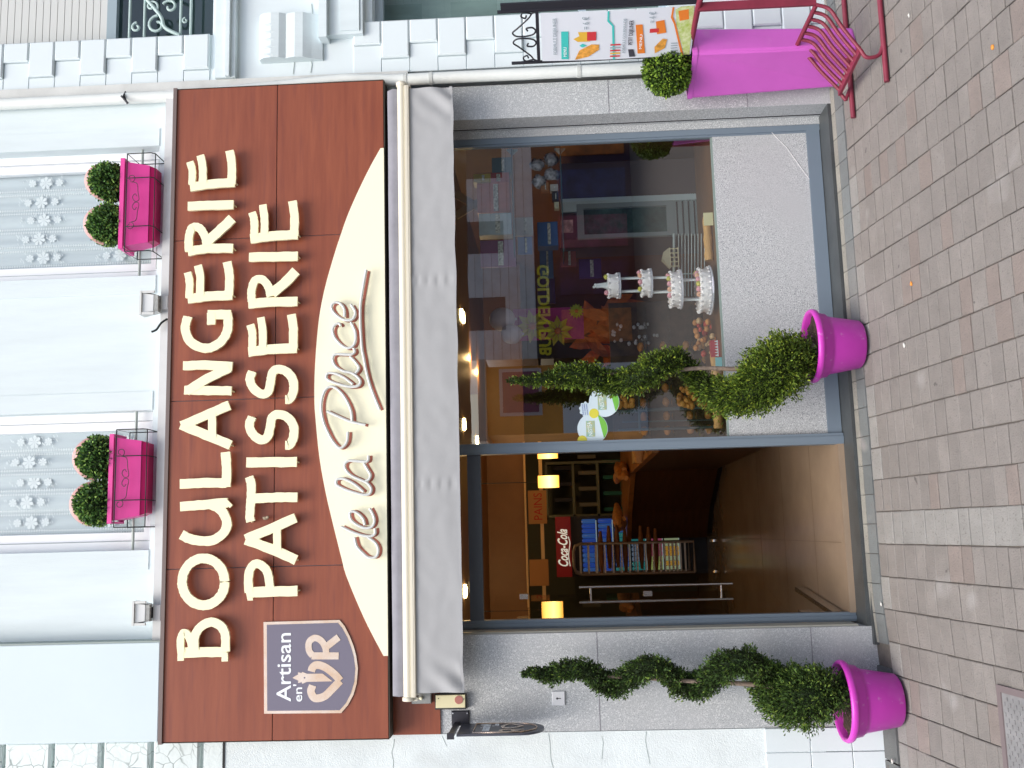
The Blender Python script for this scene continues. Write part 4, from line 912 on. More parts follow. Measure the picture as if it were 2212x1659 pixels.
for sg in (1, -1): m_.tube([hp + nn * .052 * sg + Vector((0, 0, zbot_h)), hp + nn * .052 * sg + Vector((0, 0, ztop_h))], .010, 10)
for z in (ztop_h - .08, zbot_h + .08): m_.tube([hp - nn * .055 + Vector((0, 0, z)), hp + nn * .055 + Vector((0, 0, z))], .008, 8)
m_.build('handle', chrome, dr)
for z in (.25, 1.95):
    m_ = MB(); obox(m_, A - e * .02, A + e * .06, .04, z, z + .07); m_.build('hinge', chrome, dr)
m_ = MB(); obox(m_, Bp - e * .05, Bp, .035, 1.12, 1.18); obox(m_, Bp - e * .05, Bp, .035, 1.98, 2.04); m_.build('lock_clip', chrome, dr)

# counter and breads
cnt = thing('shop_counter', 'dark wooden shop counter running back from the mullion', 'counter', (.9, 3.5, IZ))
cA = [(.60, 1.95), (.58, 4.4), (.18, 5.15), (-.12, 5.45), (-.12, 6.0), (1.6, 6.0), (1.6, 1.95)]
m_ = MB(); m_.prism([(x, y, IZ + .06) for x, y in cA], (0, 0, .84)); m_.build('counter_body', woodd, cnt)
m_ = MB(); m_.prism([(.6 + (x - .6) * 1.03 - .02, y - .02 if y < 5 else y, IZ + .90) for x, y in cA], (0, 0, .05)); m_.build('counter_top', mat('counter_top', (.36, .15, .04), .35, var=.3, vscale=8), cnt)
m_ = MB(); m_.prism([(x + .04, y + .04, IZ) for x, y in cA], (0, 0, .06)); m_.build('plinth', dark, cnt)
m_ = MB(); m_.prism([(.62, 2.05, 1.0), (1.55, 2.05, 1.0), (1.55, 3.9, 1.0), (.62, 3.9, 1.0)], (0, 0, .02)); m_.build('bread_board', mat('board', (.55, .38, .18), .6), cnt)
def loaf(c, L_, r, ang, lab, grp, name='baguette', sq=1.0, m=None):
    m_ = MB(); d = Vector((math.cos(ang), math.sin(ang), 0)); P = [Vector(c) + d * L_ * (q / 10 - .5) for q in range(11)]
    m_.tube(P, [r * max(.25, math.sin(math.pi * (q * .94 + .3) / 10)) ** .5 for q in range(11)], 10)
    return tag(m_.build(name, m or breadm), lab, 'bread', grp)
for i in range(8):
    c = Vector((.55 + .05 * (i % 3) - .5 * (i > 4), 4.5 + .12 * i, 1.06 + .05 * (i % 2))); loaf(c, .5, .05, 1.3 + R_.uniform(-.5, .5), 'golden loaf piled on the far counter top', 'loaves piled on the counter', 'bread_loaf')
for i in range(4):
    loaf((.75 + .15 * i, 2.3 + .2 * i, 1.08), .45, .06, .4 * i, 'round crusted loaf on the counter near the mullion', 'loaves near the mullion', 'bread_loaf')
# bread trolley
def trolley():
    x0, x1, y0, y1 = -.73, -.27, 5.0, 5.5; zb_, zt_ = .20, 1.60; x0 = at(1400, 1238, 5).x; x1 = at(1400, 1172, 5).x; zt_ = at(1240, 1205, 5).z; zb_ = at(1502, 1240, 5).z
    t = thing('bread_trolley', 'tubular steel bread trolley with many baguette shelves', 'trolley', ((x0 + x1) / 2, 5.2, IZ))
    m_ = MB()
    for y in (5.0, 5.45):
        m_.tube([(x0, y, zb_), (x0, y, zt_ - .08), (x0 + .02, y, zt_ - .02), (x0 + .08, y, zt_), (x1 - .08, y, zt_), (x1 - .02, y, zt_ - .02), (x1, y, zt_ - .08), (x1, y, zb_), (x0, y, zb_)], .015, 8)
    m_.build('trolley_frame', mat('trolley_metal', (.30, .25, .22), .4, metal=.4), t)
    m_ = MB(); N_ = 17; zs = [at(q, 1240, 5).z for q in (1257, 1275, 1292, 1310, 1328, 1346, 1363, 1380, 1398, 1415, 1430, 1440, 1449, 1458, 1466, 1474, 1484)]
    for z in zs: m_.box((x0, 4.99, z), (x1, 5.01, z + .016)); m_.box((x0, 5.44, z), (x1, 5.46, z + .012)); m_.box((x0, 5.0, z), (x0 + .012, 5.45, z + .01)); m_.box((x1 - .012, 5.0, z), (x1, 5.45, z + .01))
    m_.build('shelf_bar', mat('trolley_bar', (.55, .50, .45), .4, metal=.5), t)
    for x in (x0, x1):
        m_ = MB(); m_.lathe((x - .01, 5.0, IZ + .05), [(.05, 0), (.05, .025)], 14, 'x'); m_.build('wheel', chrome, t)
    for k, z in enumerate(zs[1:11]):
        if k in (0, 1, 6): continue
        for j in range(1): loaf(((x0 + x1) / 2 + R_.uniform(.03, .14), 5.08 + .16 * j, z + .045), .46, .030, R_.uniform(-.12, .12), 'brown baguette lying across the bread trolley shelves', 'baguettes on the trolley shelves', m=mat('silhouette_crust', (.20, .075, .02), .6, var=.3, vscale=15))  # crust colour darkened so these loaves read as shaded silhouettes
trolley()
# drinks fridge with red lit header
def fridge():
    Y = 5.9; a = at(1500, 1300, Y); x0, x1 = at(1222, 1246, Y).x, at(1222, 1116, Y).x; zt, zh = at(1201, 1180, Y).z, at(1234, 1180, Y).z
    t = thing('drinks_fridge', 'tall drinks fridge with lit red header behind the bread trolley', 'fridge', ((x0 + x1) / 2, Y + .3, IZ))
    m_ = MB(); m_.box((x0, Y + .02, IZ), (x1, Y + .6, zt)); m_.box((x0, Y, IZ), (x0 + .04, Y + .02, zt)); m_.box((x1 - .04, Y, IZ), (x1, Y + .02, zt)); m_.build('cabinet', black, t)
    m_ = MB(); m_.box((x0 + .0, Y - .02, zh), (x1, Y - .001, zt)); m_.build('header_panel', redlit, t)
    text('Coca-Cola', 'header_lettering', whitelit, t, (x0 + .12, Y - .022, zh + .045), (1, 0, .0), (0, 0, 1), .16, .002, wfit=(x1 - x0) * .62, shear=.4, bold=.022)
    m_ = MB(); stroke(m_, [(x0 + .12, Y - .021, zh + .02), (x0 + .25, Y - .021, zh + .035), (x0 + .38, Y - .021, zh + .015), (x0 + .46, Y - .021, zh + .03)], .010, .001); m_.build('header_swash', whitelit, t)
    pal = [(.02, .06, .30), (.03, .09, .28), (.02, .16, .16), (.10, .14, .20), (.25, .30, .10), (.30, .06, .12), (.40, .22, .03), (.28, .34, .20)]
    mats_ = [mat('bottle_%d' % i, c, .2, emit=c, estr=.35) for i, c in enumerate(pal)]  # bottles emit faintly, standing in for the light inside the fridge
    zf = [zh - .10 - .19 * (k + 1) for k in range(6)]
    for k, z in enumerate(zf):
        m_ = MB(); m_.box((x0 + .05, Y + .0, z - .012), (x1 - .05, Y + .018, z)); m_.build('shelf', mat('fridge_shelf', (.55, .6, .6), .4, emit=(.6, .8, .8), estr=.15), t)  # shelf glow also stands in for the cabinet lighting
        x = x0 + .07
        while x < x1 - .06:
            m_ = MB(); m_.lathe((x, Y - .0, z), [(.023, 0), (.026, .008), (.026, .145), (.018, .158), (.014, .16)], 8); m_.build('bottle', mats_[min(7, (0, 0, 1, 2, 4, 6)[k] + R_.choice((0, 0, 1, 1)))], t); x += .056
fridge()
# paper signs
def card(x0, x1, y0, y1, Y, m, lab, txt=None, tm=None, tsz=.1, tpos=None):
    a = at(x1, y1, Y); b = at(x0, y0, Y); t = thing('paper_sign', lab, 'paper sign', ((a.x + b.x) / 2, Y, a.z), None)
    m_ = MB(); m_.box((a.x, Y, a.z), (b.x, Y + .004, b.z)); m_.build('card', m, t)
    if txt: text(txt, 'lettering', tm, t, (a.x + .04, Y - .002, a.z + (b.z - a.z) * .25), (1, 0, 0), (0, 0, 1), (b.z - a.z) * .65, .001, wfit=(b.x - a.x) * .8)
cardm = mat('orange_card', (.42, .20, .07), .7); redink = mat('red_ink', (.45, .03, .02), .6)
card(1140, 1182, 1060, 1131, 4.2, cardm, 'orange card reading PAINS above the drinks fridge', 'PAINS', redink)
card(1143, 1186, 1209, 1265, 4.2, cardm, 'orange card with red print near the open glass door', None)
sh_ = thing('wall_shelf', 'dark shelf unit with dim folders on the back wall', 'shelving', (.45, DEP - .3, .9))
m_ = MB(); xa, xb = at(1300, 1115, 6.4).x, at(1300, 1000, 6.4).x
m_.box((xa, 6.4, .9), (xa + .03, 6.7, 1.9)); m_.box((xb, 6.4, .9), (xb + .03, 6.7, 1.9))
for z in (.95, 1.25, 1.55, 1.88): m_.box((xa, 6.4, z), (xb, 6.7, z + .03))
m_.build('shelf_frame', mat('greenish_frame', (.22, .24, .18), .7), sh_)
for i in range(14):
    m_ = MB(); x = xa + .06 + i * .065; z = (.98, 1.28, 1.58)[i % 3]; m_.box((x, 6.45, z), (x + .045, 6.65, z + .22)); m_.build('folder', flat('folder_%d' % (i % 3), [(.02, .18, .14), (.25, .24, .2), (.03, .03, .05)][i % 3]), sh_)

# ------------------------------------------------------------------ window display
WZ = zglass + .005
dsp = MB(); dsp.box((mulX1 + .25, FY + .06, WZ - .05), (wR + .2, 1.0, WZ - .002)); dsp.box((mulX1 + .25, .98, .06), (wR + .2, 1.0, WZ - .05))
tag(dsp.build('display_ledge', mat('ledge_wood', (.16, .08, .035), .5, var=.2, vscale=5)), 'dark wooden display ledge behind the shop window', 'display ledge')
# tiered cake
def cake():
    Y = .38; ax = [1317, 1395, 1462, 1532 - 0]
    c = at(1545, 630, Y); t = thing('tiered_cake', 'white four tier wedding cake with pillars standing in the shop window', 'cake', (c.x, Y, WZ))
    tiers = [(1336, 617, 28, 24), (1404, 611, 31, 20), (1468, 625, 42, 22), (1531, 627, 52, 24)]   # bottom x, centre y, radius px, height px
    k = FOC / (5.9 + Y); P = []
    for (xb, yc, rp, hp_) in tiers:
        p_ = at(xb, yc, Y); P.append((p_, rp / k, hp_ / k))
    for i, (p_, r, h) in enumerate(P):
        cc = Vector((p_.x, Y, p_.z)); m_ = MB(); prof = [(r * .9, 0), (r * .97, h * .15), (r * .9, h * .5), (r * .96, h * .85), (r * .8, h), (.0, h * .98)]
        m_.lathe(cc, prof, 30)
        for q in range(int(r * 150)):
            a_ = 2 * math.pi * q / int(r * 150); m_.ball(cc + Vector((math.cos(a_) * r * .93, math.sin(a_) * r * .93, h * .92)), .010, 6, 4)
            m_.ball(cc + Vector((math.cos(a_) * r * .96, math.sin(a_) * r * .96, h * .12)), .009, 6, 4)
        m_.build('cake_tier', icing, t)
        m_ = MB(); m_.lathe(cc - Vector((0, 0, .012)), [(r * 1.02, 0), (r * 1.05, .004), (r * 1.05, .010)], 30); m_.build('cake_board', mat('cake_board', (.72, .74, .82), .4), t)
        if i > 0:
            up = P[i - 1]; z0 = cc.z + h * .9; z1 = up[0].z - .012
            for q in range(4):
                a_ = .5 + q * math.pi / 2; rr2 = up[1] * .72
                m_ = MB(); m_.lathe((cc.x * .3 + up[0].x * .7 + math.cos(a_) * rr2, Y + math.sin(a_) * rr2, z0), [(.010, 0), (.0075, .01), (.0075, z1 - z0 - .01), (.010, z1 - z0)], 8); m_.build('pillar', mat('pillar', (.74, .80, .82), .4), t)
        for q in range(2 + i * 2):
            a_ = -2.6 + q * 2.1 / (1 + i * 2) + .2 * i; pp = cc + Vector((math.cos(a_) * r * .74, math.sin(a_) * r * .74, h + .010)); m_ = MB(); m_.ball(pp, .018, 8, 6, (1, 1, .8), .25); m_.build('sugar_rose', (rosep, roseg, rosep, mat('peach_rose', (.75, .42, .28), .6))[(q + i) % 4], t)
    tp = P[0]; m_ = MB(); z0 = tp[0].z + tp[2]
    m_.lathe((tp[0].x, Y, z0), [(.022, 0), (.012, .03), (.010, .055), (.014, .06), (.006, .08)], 10); m_.ball((tp[0].x - .004, Y, z0 + .088), .009, 8, 6); m_.ball((tp[0].x + .012, Y, z0 + .078), .009, 8, 6); m_.tube([(tp[0].x + .014, Y, z0), (tp[0].x + .012, Y, z0 + .07)], [.012, .007], 8)
    m_.build('cake_topper', mat('topper', (.70, .75, .76), .4), t)
cake()
def wlog(y0, y1, xc, lab, Y=.40):
    a = at(xc, y1, Y); b = at(xc, y0, Y); m_ = MB(); P = [Vector(a).lerp(Vector(b), q / 8) for q in range(9)]; P = [Vector((v.x, Y, WZ + .028)) for v in P]
    m_.tube(P, [.028 * (1 + .12 * math.sin(q * 2.1)) for q in range(9)], 12); tag(m_.build('wood_log', logm), lab, 'log', 'wooden logs on the window ledge')
wlog(468, 562, 1548, 'pale wooden log beside the small price card'); wlog(760, 850, 1556, 'pale wooden log behind the middle spiral tree'); wlog(880, 925, 1560, 'short wooden log near the door mullion', .42)
a = at(1550, 486, .33); b = at(1537, 459, .33); m_ = MB(); m_.box((a.x, .33, WZ), (b.x, .335, WZ + .06)); tag(m_.build('price_card', mat('price_card', (.74, .70, .42), .6)), 'small pale yellow card standing on the window ledge', 'price card')
m_ = MB(); a = at(1575, 794, .30); b = at(1545, 772, .30); m_.box((a.x, .30, WZ), (b.x, .305, b.z)); tag(m_.build('blue_card', mat('cyan_card', (.25, .65, .70), .6)), 'pale cyan card at the foot of the window behind the spiral tree', 'card')
# miniature house
hc = at(1465, 555, .75); k = FOC / 6.65; hs2 = thing('miniature_house', 'small cream wooden model house on a shelf right of the cake', 'model house', (hc.x, .75, hc.z))
m_ = MB(); W_ = 22 / k; H_ = 18 / k
for q in range(5): m_.box((hc.x - W_ + q * W_ * .45, .74, hc.z), (hc.x - W_ + q * W_ * .45 + .006, .746, hc.z + H_))
for z in (hc.z, hc.z + H_ * .5, hc.z + H_): m_.box((hc.x - W_ * 1.1, .738, z - .003), (hc.x + W_ * .95, .748, z + .004))
m_.build('house_wall', mat('house_cream', (.62, .56, .36), .6), hs2)
m_ = MB(); m_.prism([(hc.x - W_ * 1.1, .738, hc.z + H_ + .004), (hc.x + W_ * .95, .738, hc.z + H_ + .004), (hc.x + W_ * .5, .738, hc.z + H_ * 1.8), (hc.x - W_ * .2, .738, hc.z + H_ * 2.0)], (0, .05, 0)); m_.build('house_roof', mat('house_roof', (.50, .45, .30), .6), hs2)
# ice cream / drinks cabinet on the right side of the window
fc = thing('chiller_cabinet', 'pale blue upright chiller cabinet standing behind the shop window', 'chiller cabinet', (at(1400, 480, 1.2).x, 1.2, .7))
Yc2 = 1.15; x0, x1 = at(1400, 513, Yc2).x, at(1400, 425, Yc2).x; zt = at(1212, 470, Yc2).z; zb3 = at(1545, 470, Yc2).z
m_ = MB(); m_.box((x0 + .02, Yc2 + .001, zb3), (x1 + .28, Yc2 + .55, zt)); m_.build('cabinet_shell', mat('cabinet_side', (.11, .085, .09), .35), fc)
m_ = MB(); m_.box((x1 - .045, Yc2 - .03, zb3), (x1, Yc2, zt)); m_.box((x1 - .10, Yc2 - .03, zt - .14), (x1 - .046, Yc2, zt)); m_.build('corner_trim', fridgew, fc)
zd1 = at(1246, 470, Yc2).z; zd0 = at(1455, 470, Yc2).z
m_ = MB()
for q in ((x0, zd0, x0 + .03, zd1), (x1 - .08, zd0, x1 - .046, zd1), (x0 + .03, zd0, x1 - .08, zd0 + .05), (x0 + .03, zd1 - .05, x1 - .08, zd1)): m_.box((q[0], Yc2 - .035, q[1]), (q[2], Yc2, q[3]))
m_.build('door_frame', fridgeg, fc)
m_ = MB(); m_.box((x0 + .03, Yc2 - .004, zd0 + .05), (x1 - .08, Yc2, zd1 - .05)); m_.build('chiller_glass', mat('chiller_inside', (.05, .11, .10), .15, var=.6, vscale=9, spec=.6), fc)
m_ = MB()
for i in range(8):
    zq = zb3 + .03 + i * .042; m_.box((x0, Yc2 - .03, zq), (x1 - .046, Yc2, zq + .028))
m_.build('grille', fridgeg, fc)
m_ = MB(); m_.box((x0, Yc2 - .028, zd1 + .01), (x1 - .11, Yc2, zt - .0)); m_.build('header_panel', mat('brown_header', (.06, .035, .02), .3), fc)
m_ = MB(); m_.box((x0 + .05, Yc2 - .031, zd1 + .03), (x1 - .16, Yc2 - .029, zd1 + .12)); m_.build('picture_label', mat('picture_label', (.55, .35, .3), .4, var=.9, vscale=22), fc)
# crate of wire bars (oven vents) right of cake
m_ = MB(); wr_ = thing('wire_rack', 'pale wire rack lying behind the cake on the window ledge', 'wire rack', (at(1500, 540, .8).x, .8, WZ))
for i in range(9):
    a = at(1466 + i * 7, 640, .8 - i * .03); b = at(1466 + i * 7, 505, .8 - i * .03); m_.tube([a, b], .0035, 5)
m_.tube([at(1456, 645, .84), at(1456, 505, .84)], .010, 6); m_.tube([at(1470, 592, .78), at(1525, 590, .55)], .004, 5); m_.build('bars', mat('rack_paint', (.50, .60, .60), .5), wr_)
# stollen, biscuits etc. behind the tree
rg = random.Random(21)
def blob(x, y, rp, Y, m, name, lab, grp, cat='biscuit', sq=(1, 1, .8)):
    c = at(x, y, Y); k = FOC / (5.9 + Y); m_ = MB(); m_.ball(c, rp / k, 9, 6, sq, .25); tag(m_.build(name, m), lab, cat, grp)
for i in range(34):
    blob(rg.uniform(1500, 1550), rg.uniform(690, 765), rg.uniform(4, 8), rg.uniform(.45, .7), (breadm, mat('biscuit_pale', (.62, .42, .22), .7), mat('biscuit_red', (.50, .06, .04), .5), mat('biscuit_orange', (.65, .28, .08), .6))[i % 4], 'biscuit', 'small iced biscuit heaped left of the cake behind the window', 'biscuits heaped in the window')
for i in range(40):
    blob(rg.uniform(1465, 1535), rg.uniform(835, 878), rg.uniform(5, 9), rg.uniform(.6, .9), (breadm, mat('bun_gold', (.62, .30, .06), .6))[i % 2], 'bread_bun', 'golden bun in the pastry case beside the spiral tree', 'buns in the pastry case', 'bun')
for i in range(12):
    blob(rg.uniform(1335, 1372), rg.uniform(845, 880), rg.uniform(6, 9), .8, mat('bun_gold', (.62, .30, .06), .6), 'bread_bun', 'golden bun on the upper case shelf below the round stickers', 'buns on the upper shelf', 'bun')
m_ = MB(); a = at(1558, 770, .36); b = at(1535, 735, .36); m_.box((a.x, .36, WZ), (b.x, .42, b.z))
gb = thing('gift_box', 'small red and white zigzag gift box on the window ledge', 'box', ((a.x + b.x) / 2, .39, WZ)); m_.build('box_body', mat('gift_red', (.50, .03, .06), .5), gb)
m_ = MB(); hgt = b.z - WZ
for q in range(6):
    x_ = a.x + (b.x - a.x) * q / 6; m_.prism([(x_, .3585, WZ + .01), (x_ + (b.x - a.x) / 6, .3585, WZ + .01), (x_ + (b.x - a.x) / 12, .3585, WZ + hgt * .6)], (0, .001, 0))
m_.build('zigzag', whiteprint, gb)
# pastry case: dark glass case with rails beside the mullion
pc_ = thing('pastry_case', 'dark glazed pastry case with metal rails beside the mullion', 'display case', (.85, 1.2, .3))
m_ = MB()
for (xx0, yy0, xx1, yy1, r_) in ((1325, 890, 1545, 878, .012), (1345, 912, 1555, 906, .005), (1335, 930, 1545, 922, .010), (1330, 954, 1530, 950, .006)):
    m_.tube([at(xx0, yy0, .95), at(xx1, yy1, .95)], r_, 8)
m_.tube([at(1380, 850, .95), at(1382, 935, .95)], .008, 6); m_.build('case_rail', mat('case_rail', (.10, .14, .15), .3, metal=.5), pc_)
m_ = MB(); a = at(1560, 955, 1.3); b = at(1320, 800, 1.3); m_.box((a.x, 1.3, .25), (b.x + .5, 1.32, b.z)); m_.build('case_back', mat('case_back', (.07, .04, .02), .4, var=.6, vscale=12), pc_)
for q in (1400, 1450, 1500, 1540):
    m_ = MB(); z = at(q, 900, 1.1).z; m_.box((a.x + .02, .98, z - .01), (b.x + .4, 1.29, z)); m_.build('case_shelf', glassclear, pc_)
    for i in range(7):
        m_ = MB(); m_.ball((a.x + .08 + i * .1, 1.12, z + .03), .035, 8, 5, (1, 1, .7), .2); m_.build('pastry', breadm, pc_)
# spot on the left edge: orange and brown masses inside, flowers
for i in range(26):
    blob(rg.uniform(1320, 1420), rg.uniform(700, 745), rg.uniform(3, 5), 1.3, mat('petal_white', (.60, .58, .60), .8), 'white_flower', 'tiny white blossom on the dark branch behind the window', 'white blossoms behind the window', 'flower')
m_ = MB(); m_.tube(spline([at(1450, 745, 1.32), at(1400, 735, 1.32), at(1360, 715, 1.32), at(1315, 705, 1.32)], 6), .006, 6); tag(m_.build('flower_branch', woodd), 'dark thin branch with white blossoms behind the window', 'branch')
for i in range(24):
    m_ = MB(); c = at(rg.uniform(1265, 1450), rg.uniform(650, 775), 1.8 + i * .012); a_ = rg.uniform(0, 3); q_ = [c + Vector((math.cos(a_ + t_) * l_, rg.uniform(-.03, .03), math.sin(a_ + t_) * l_)) for t_, l_ in ((0, .15), (.5, .08), (1.6, .045), (2.7, .07), (3.14, .12), (3.7, .07), (4.7, .045), (5.7, .09))]; m_.add([c] + q_, [(0, 1 + k_, 1 + (k_ + 1) % 8) for k_ in range(8)]); tag(m_.build('autumn_leaf', mat('autumn', (.62, .17, .03), .6, var=.4, vscale=9)), 'large russet autumn leaf decoration inside the shop', 'leaf decoration', 'russet leaf decorations')
cz2 = thing('wooden_cross', 'crossed pale wooden boards near the window top', 'decoration', at(1030, 445, 1.1))
for q in (((985, 420), (1072, 472)), ((985, 470), (1070, 418))):
    a = at(*q[0], 1.1); b = at(*q[1], 1.1); m_ = MB(); stroke(m_, [a, b], .055, .02, Vector((0, -1, 0)), False, 0, .0 if q[0][1] == 420 else .021); m_.build('board', mat('pale_board', (.55, .40, .20), .6), cz2)
for (x, y, rp, lab) in ((1085, 690, 27, 'round white balloon hanging behind the window, the larger of the pair'), (1105, 722, 22, 'round white balloon hanging behind the window, the smaller of the pair')):
    c = at(x, y, .7 + .01 * rp); k = FOC / 6.75; m_ = MB(); m_.ball(c, rp / k, 20, 14, (1, 1, 1.08)); m_.ball(c + Vector((0, 0, -rp / k * 1.1)), .012, 6, 4); tag(m_.build('balloon', mat('balloon_white', (.62, .52, .60), .35, sss=.3)), lab, 'balloon')
sfw = thing('paper_sunflower', 'large yellow green paper flowers on a magenta panel behind the window', 'paper flower', at(1190, 700, 1.4))
m_ = MB(); a = at(1262, 731, 1.45); b = at(1108, 668, 1.45); m_.box((a.x, 1.45, a.z), (b.x, 1.46, b.z)); m_.build('magenta_panel', mat('magenta_panel', (.45, .02, .22), .6), sfw)
for (x, y, R__, n_, mm) in ((1150, 705, .13, 9, 'petal_olive'), (1205, 715, .12, 9, 'petal_olive'), (1245, 672, .06, 14, 'petal_lime')):
    m_ = MB(); c = at(x, y, 1.42)
    for q in range(n_):
        an = 2 * math.pi * q / n_ + x; d = Vector((math.cos(an), 0, math.sin(an))); t_ = Vector((-d.z, 0, d.x)); m_.add([c + d * .01, c + d * R__ * .55 + t_ * R__ * .2 + Vector((0, -.01, 0)), c + d * R__, c + d * R__ * .55 - t_ * R__ * .2 + Vector((0, -.01, 0))], [(0, 1, 2, 3)])
    m_.build('petals', mat(mm, (.50, .42, .03) if mm == 'petal_olive' else (.45, .50, .04), .6), sfw)
    m_ = MB(); m_.ball(c + Vector((0, -.01, 0)), R__ * .22, 8, 5, (1, .4, 1)); m_.build('flower_eye', mat('flower_eye', (.55, .16, .03), .6), sfw)
# shelf with boxes, top right
shf = thing('glass_shelf', 'glass shelves on brackets carrying boxes at the window top right', 'shelf', (2.0, .6, 2.0))
m_ = MB(); zsh = [at(1106, 350, .55).z, at(1209, 350, .55).z]
xsl = at(1150, 560, .55).x
for z in zsh: m_.box((xsl, .40, z - .008), (wRi + .12, .70, z))
m_.build('shelf_plate', mat('shelf_glass_edge', (.05, .09, .09), .1), shf)
m_ = MB()
for (x, y) in ((1106, 322), (1209, 320)): m_.prism([at(x - 12, y, .45), at(x + 12, y, .45), at(x, y + 11, .45)], (0, .03, 0))
m_.build('bracket', mat('bracket_clear', (.42, .55, .55), .4), shf)
def bx(x0, x1, y0, y1, Y, c, lab, d=.12, tilt=0, txt=None):
    a = at(x1, y1, Y); b = at(x0, y0, Y); t = thing('product_box', lab, 'box', ((a.x + b.x) / 2, Y + d / 2, a.z), None)
    m_ = MB(); m_.bev((a.x, Y, a.z), (b.x, Y + d, b.z), .002); m_.build('box_body', mat('box_%d_%d_%d' % tuple(int(q * 99) for q in c), c, .45, var=.12, vscale=14), t)
    m_ = MB(); m_.box((a.x + .01, Y - .002, a.z + (b.z - a.z) * .35), (b.x - .01, Y - .0005, a.z + (b.z - a.z) * .5)); m_.build('printed_band', mat('printed_band', (.60, .58, .5), .5, var=.8, vscale=70), t)
    if txt: text(txt, 'lettering', whiteprint, t, (a.x + .012, Y - .003, a.z + (b.z - a.z) * .6), (1, 0, 0), (0, 0, 1), (b.z - a.z) * .25, .001, wfit=(b.x - a.x) * .8)
bx(1062, 1104, 341, 372, .52, (.14, .22, .26), 'grey blue box at the right end of the top glass shelf')
bx(1045, 1100, 374, 394, .50, (.50, .07, .06), 'red box with white print on the top glass shelf')
bx(1022, 1060, 376, 392, .47, (.58, .45, .05), 'yellow box with an oval picture on the top glass shelf')
bx(1030, 1102, 396, 458, .50, (.60, .14, .08), 'salmon red box on the top glass shelf next to the white box')
bx(1034, 1106, 462, 506, .46, (.50, .58, .62), 'large pale blue white box tilted on the top glass shelf', .1)
bx(1037, 1115, 520, 575, .5, (.24, .05, .14), 'dark plum poster box left of the pale blue box', .02)
bx(1160, 1206, 480, 530, .9, (.05, .14, .38), 'blue box stack in the dark between shelf and cabinet')
bx(1118, 1150, 512, 548, .7, (.05, .12, .40), 'deep blue leaflet pack below the plum poster box', .02)
bx(1112, 1152, 470, 508, .75, (.50, .46, .40), 'pale leaflet standing right of the deep blue pack', .02)
bx(1165, 1196, 540, 600, 1.5, (.12, .20, .42), 'wide blue magazine in the dark middle of the window', .02)
bx(1210, 1245, 535, 575, 1.5, (.36, .10, .06), 'russet card standing below the wide blue magazine', .02)
bx(1250, 1300, 560, 600, 1.6, (.10, .03, .14), 'dark violet card right of the cake topper', .02)
bx(1160, 1200, 600, 655, 1.7, (.10, .05, .20), 'dark violet magazine left of the wide blue magazine', .02)
for i, (x, y) in enumerate(((1190, 345), (1192, 378), (1160, 355), (1165, 392))):
    c = at(x, y, .55); m_ = MB(); m_.ball(c, .045, 10, 8, (1, .8, 1), .55); tag(m_.build('wrapped_gift', mat('cellophane', (.45, .43, .46), .12, var=.8, vscale=30, spec=.9)), ('clear wrapped sweet bag on the lower glass shelf near the jamb', 'clear wrapped sweet bag in the middle of the lower shelf', 'crinkled cellophane loop above the lower shelf', 'small cellophane bow above the lower shelf')[i], 'wrapped gift')
for i, (x0, x1, y0, y1, c) in enumerate(((1168, 1186, 394, 412, (.42, .17, .06)), (1188, 1206, 398, 412, (.60, .55, .50)), (1192, 1207, 415, 432, (.03, .03, .03)), (1197, 1208, 436, 450, (.62, .55, .35)))):
    bx(x0, x1, y0, y1, .55, c, ('small brown packet', 'small white packet', 'small black packet', 'small cream packet')[i] + ' standing on the lower glass shelf', .05)
# round stickers on the glass
def sticker(x, y, rp, lab, txt):
    Y = FY + .026; c = at(x, y, Y); k = FOC / 6.1; r = rp / k; t = thing('window_sticker', lab, 'sticker', c, 'round stickers on the shop window')
    m_ = MB(); m_.lathe(c, [(r, 0), (r, .0015)], 36, 'y'); m_.build('sticker_disc', mat('sticker_white', (.68, .82, .88), .4), t)
    m_ = MB(); n_ = 14; arc_ = [c + Vector((math.cos(a_) * r * .97, -.001, math.sin(a_) * r * .97)) for a_ in [-2.3 + 1.9 * q / n_ for q in range(n_ + 1)]]
    m_.add(arc_, [tuple(range(n_ + 1))]); m_.build('green_arc', mat('sticker_green', (.20, .55, .08), .4), t)
    m_ = MB(); m_.box((c.x - r * .52, c.y - .0016, c.z - r * .15), (c.x + r * .52, c.y - .001, c.z + r * .42)); m_.build('drink_cans', mat('sticker_cans', (.70, .55, .10), .4, col2=(.10, .50, .60), vscale=26), t)
    text(txt, 'lettering', whiteprint, t, (c.x - r * .45, c.y - .002, c.z), (1, 0, .1), (0, 0, 1), r * .38, .0005, wfit=r * .9, bold=.01)
    m_ = MB(); m_.lathe(c + Vector((-r * .75, -.002, r * .70)), [(r * .32, 0), (r * .32, .0014)], 20, 'y'); m_.build('yellow_badge', mat('sticker_yellow', (.75, .70, .08), .4), t)
sticker(1280, 926, 33, 'round drinks sticker on the window closest to the mullion', 'NESTEA')
sticker(1305, 868, 33, 'round drinks sticker on the window partly behind the spiral tree', 'NESTEA')
Y = FY + .025; c = at(1265, 884, Y); ct = thing('slogan_sticker', 'wavy pale sticker with blue slogan between the round stickers', 'sticker', c)
m_ = MB(); pts = [c + Vector((math.cos(a_) * .045 * (1 + .10 * math.cos(a_ * 9)), 0, math.sin(a_) * .038 * (1 + .10 * math.cos(a_ * 9)))) for a_ in [2 * math.pi * q / 48 for q in range(48)]]
m_.prism(pts, (0, .001, 0)); m_.build('sticker_cloud', mat('sticker_white', (.6, .8, .9), .4), ct)
bi = mat('blue_ink', (.05, .12, .45), .5)
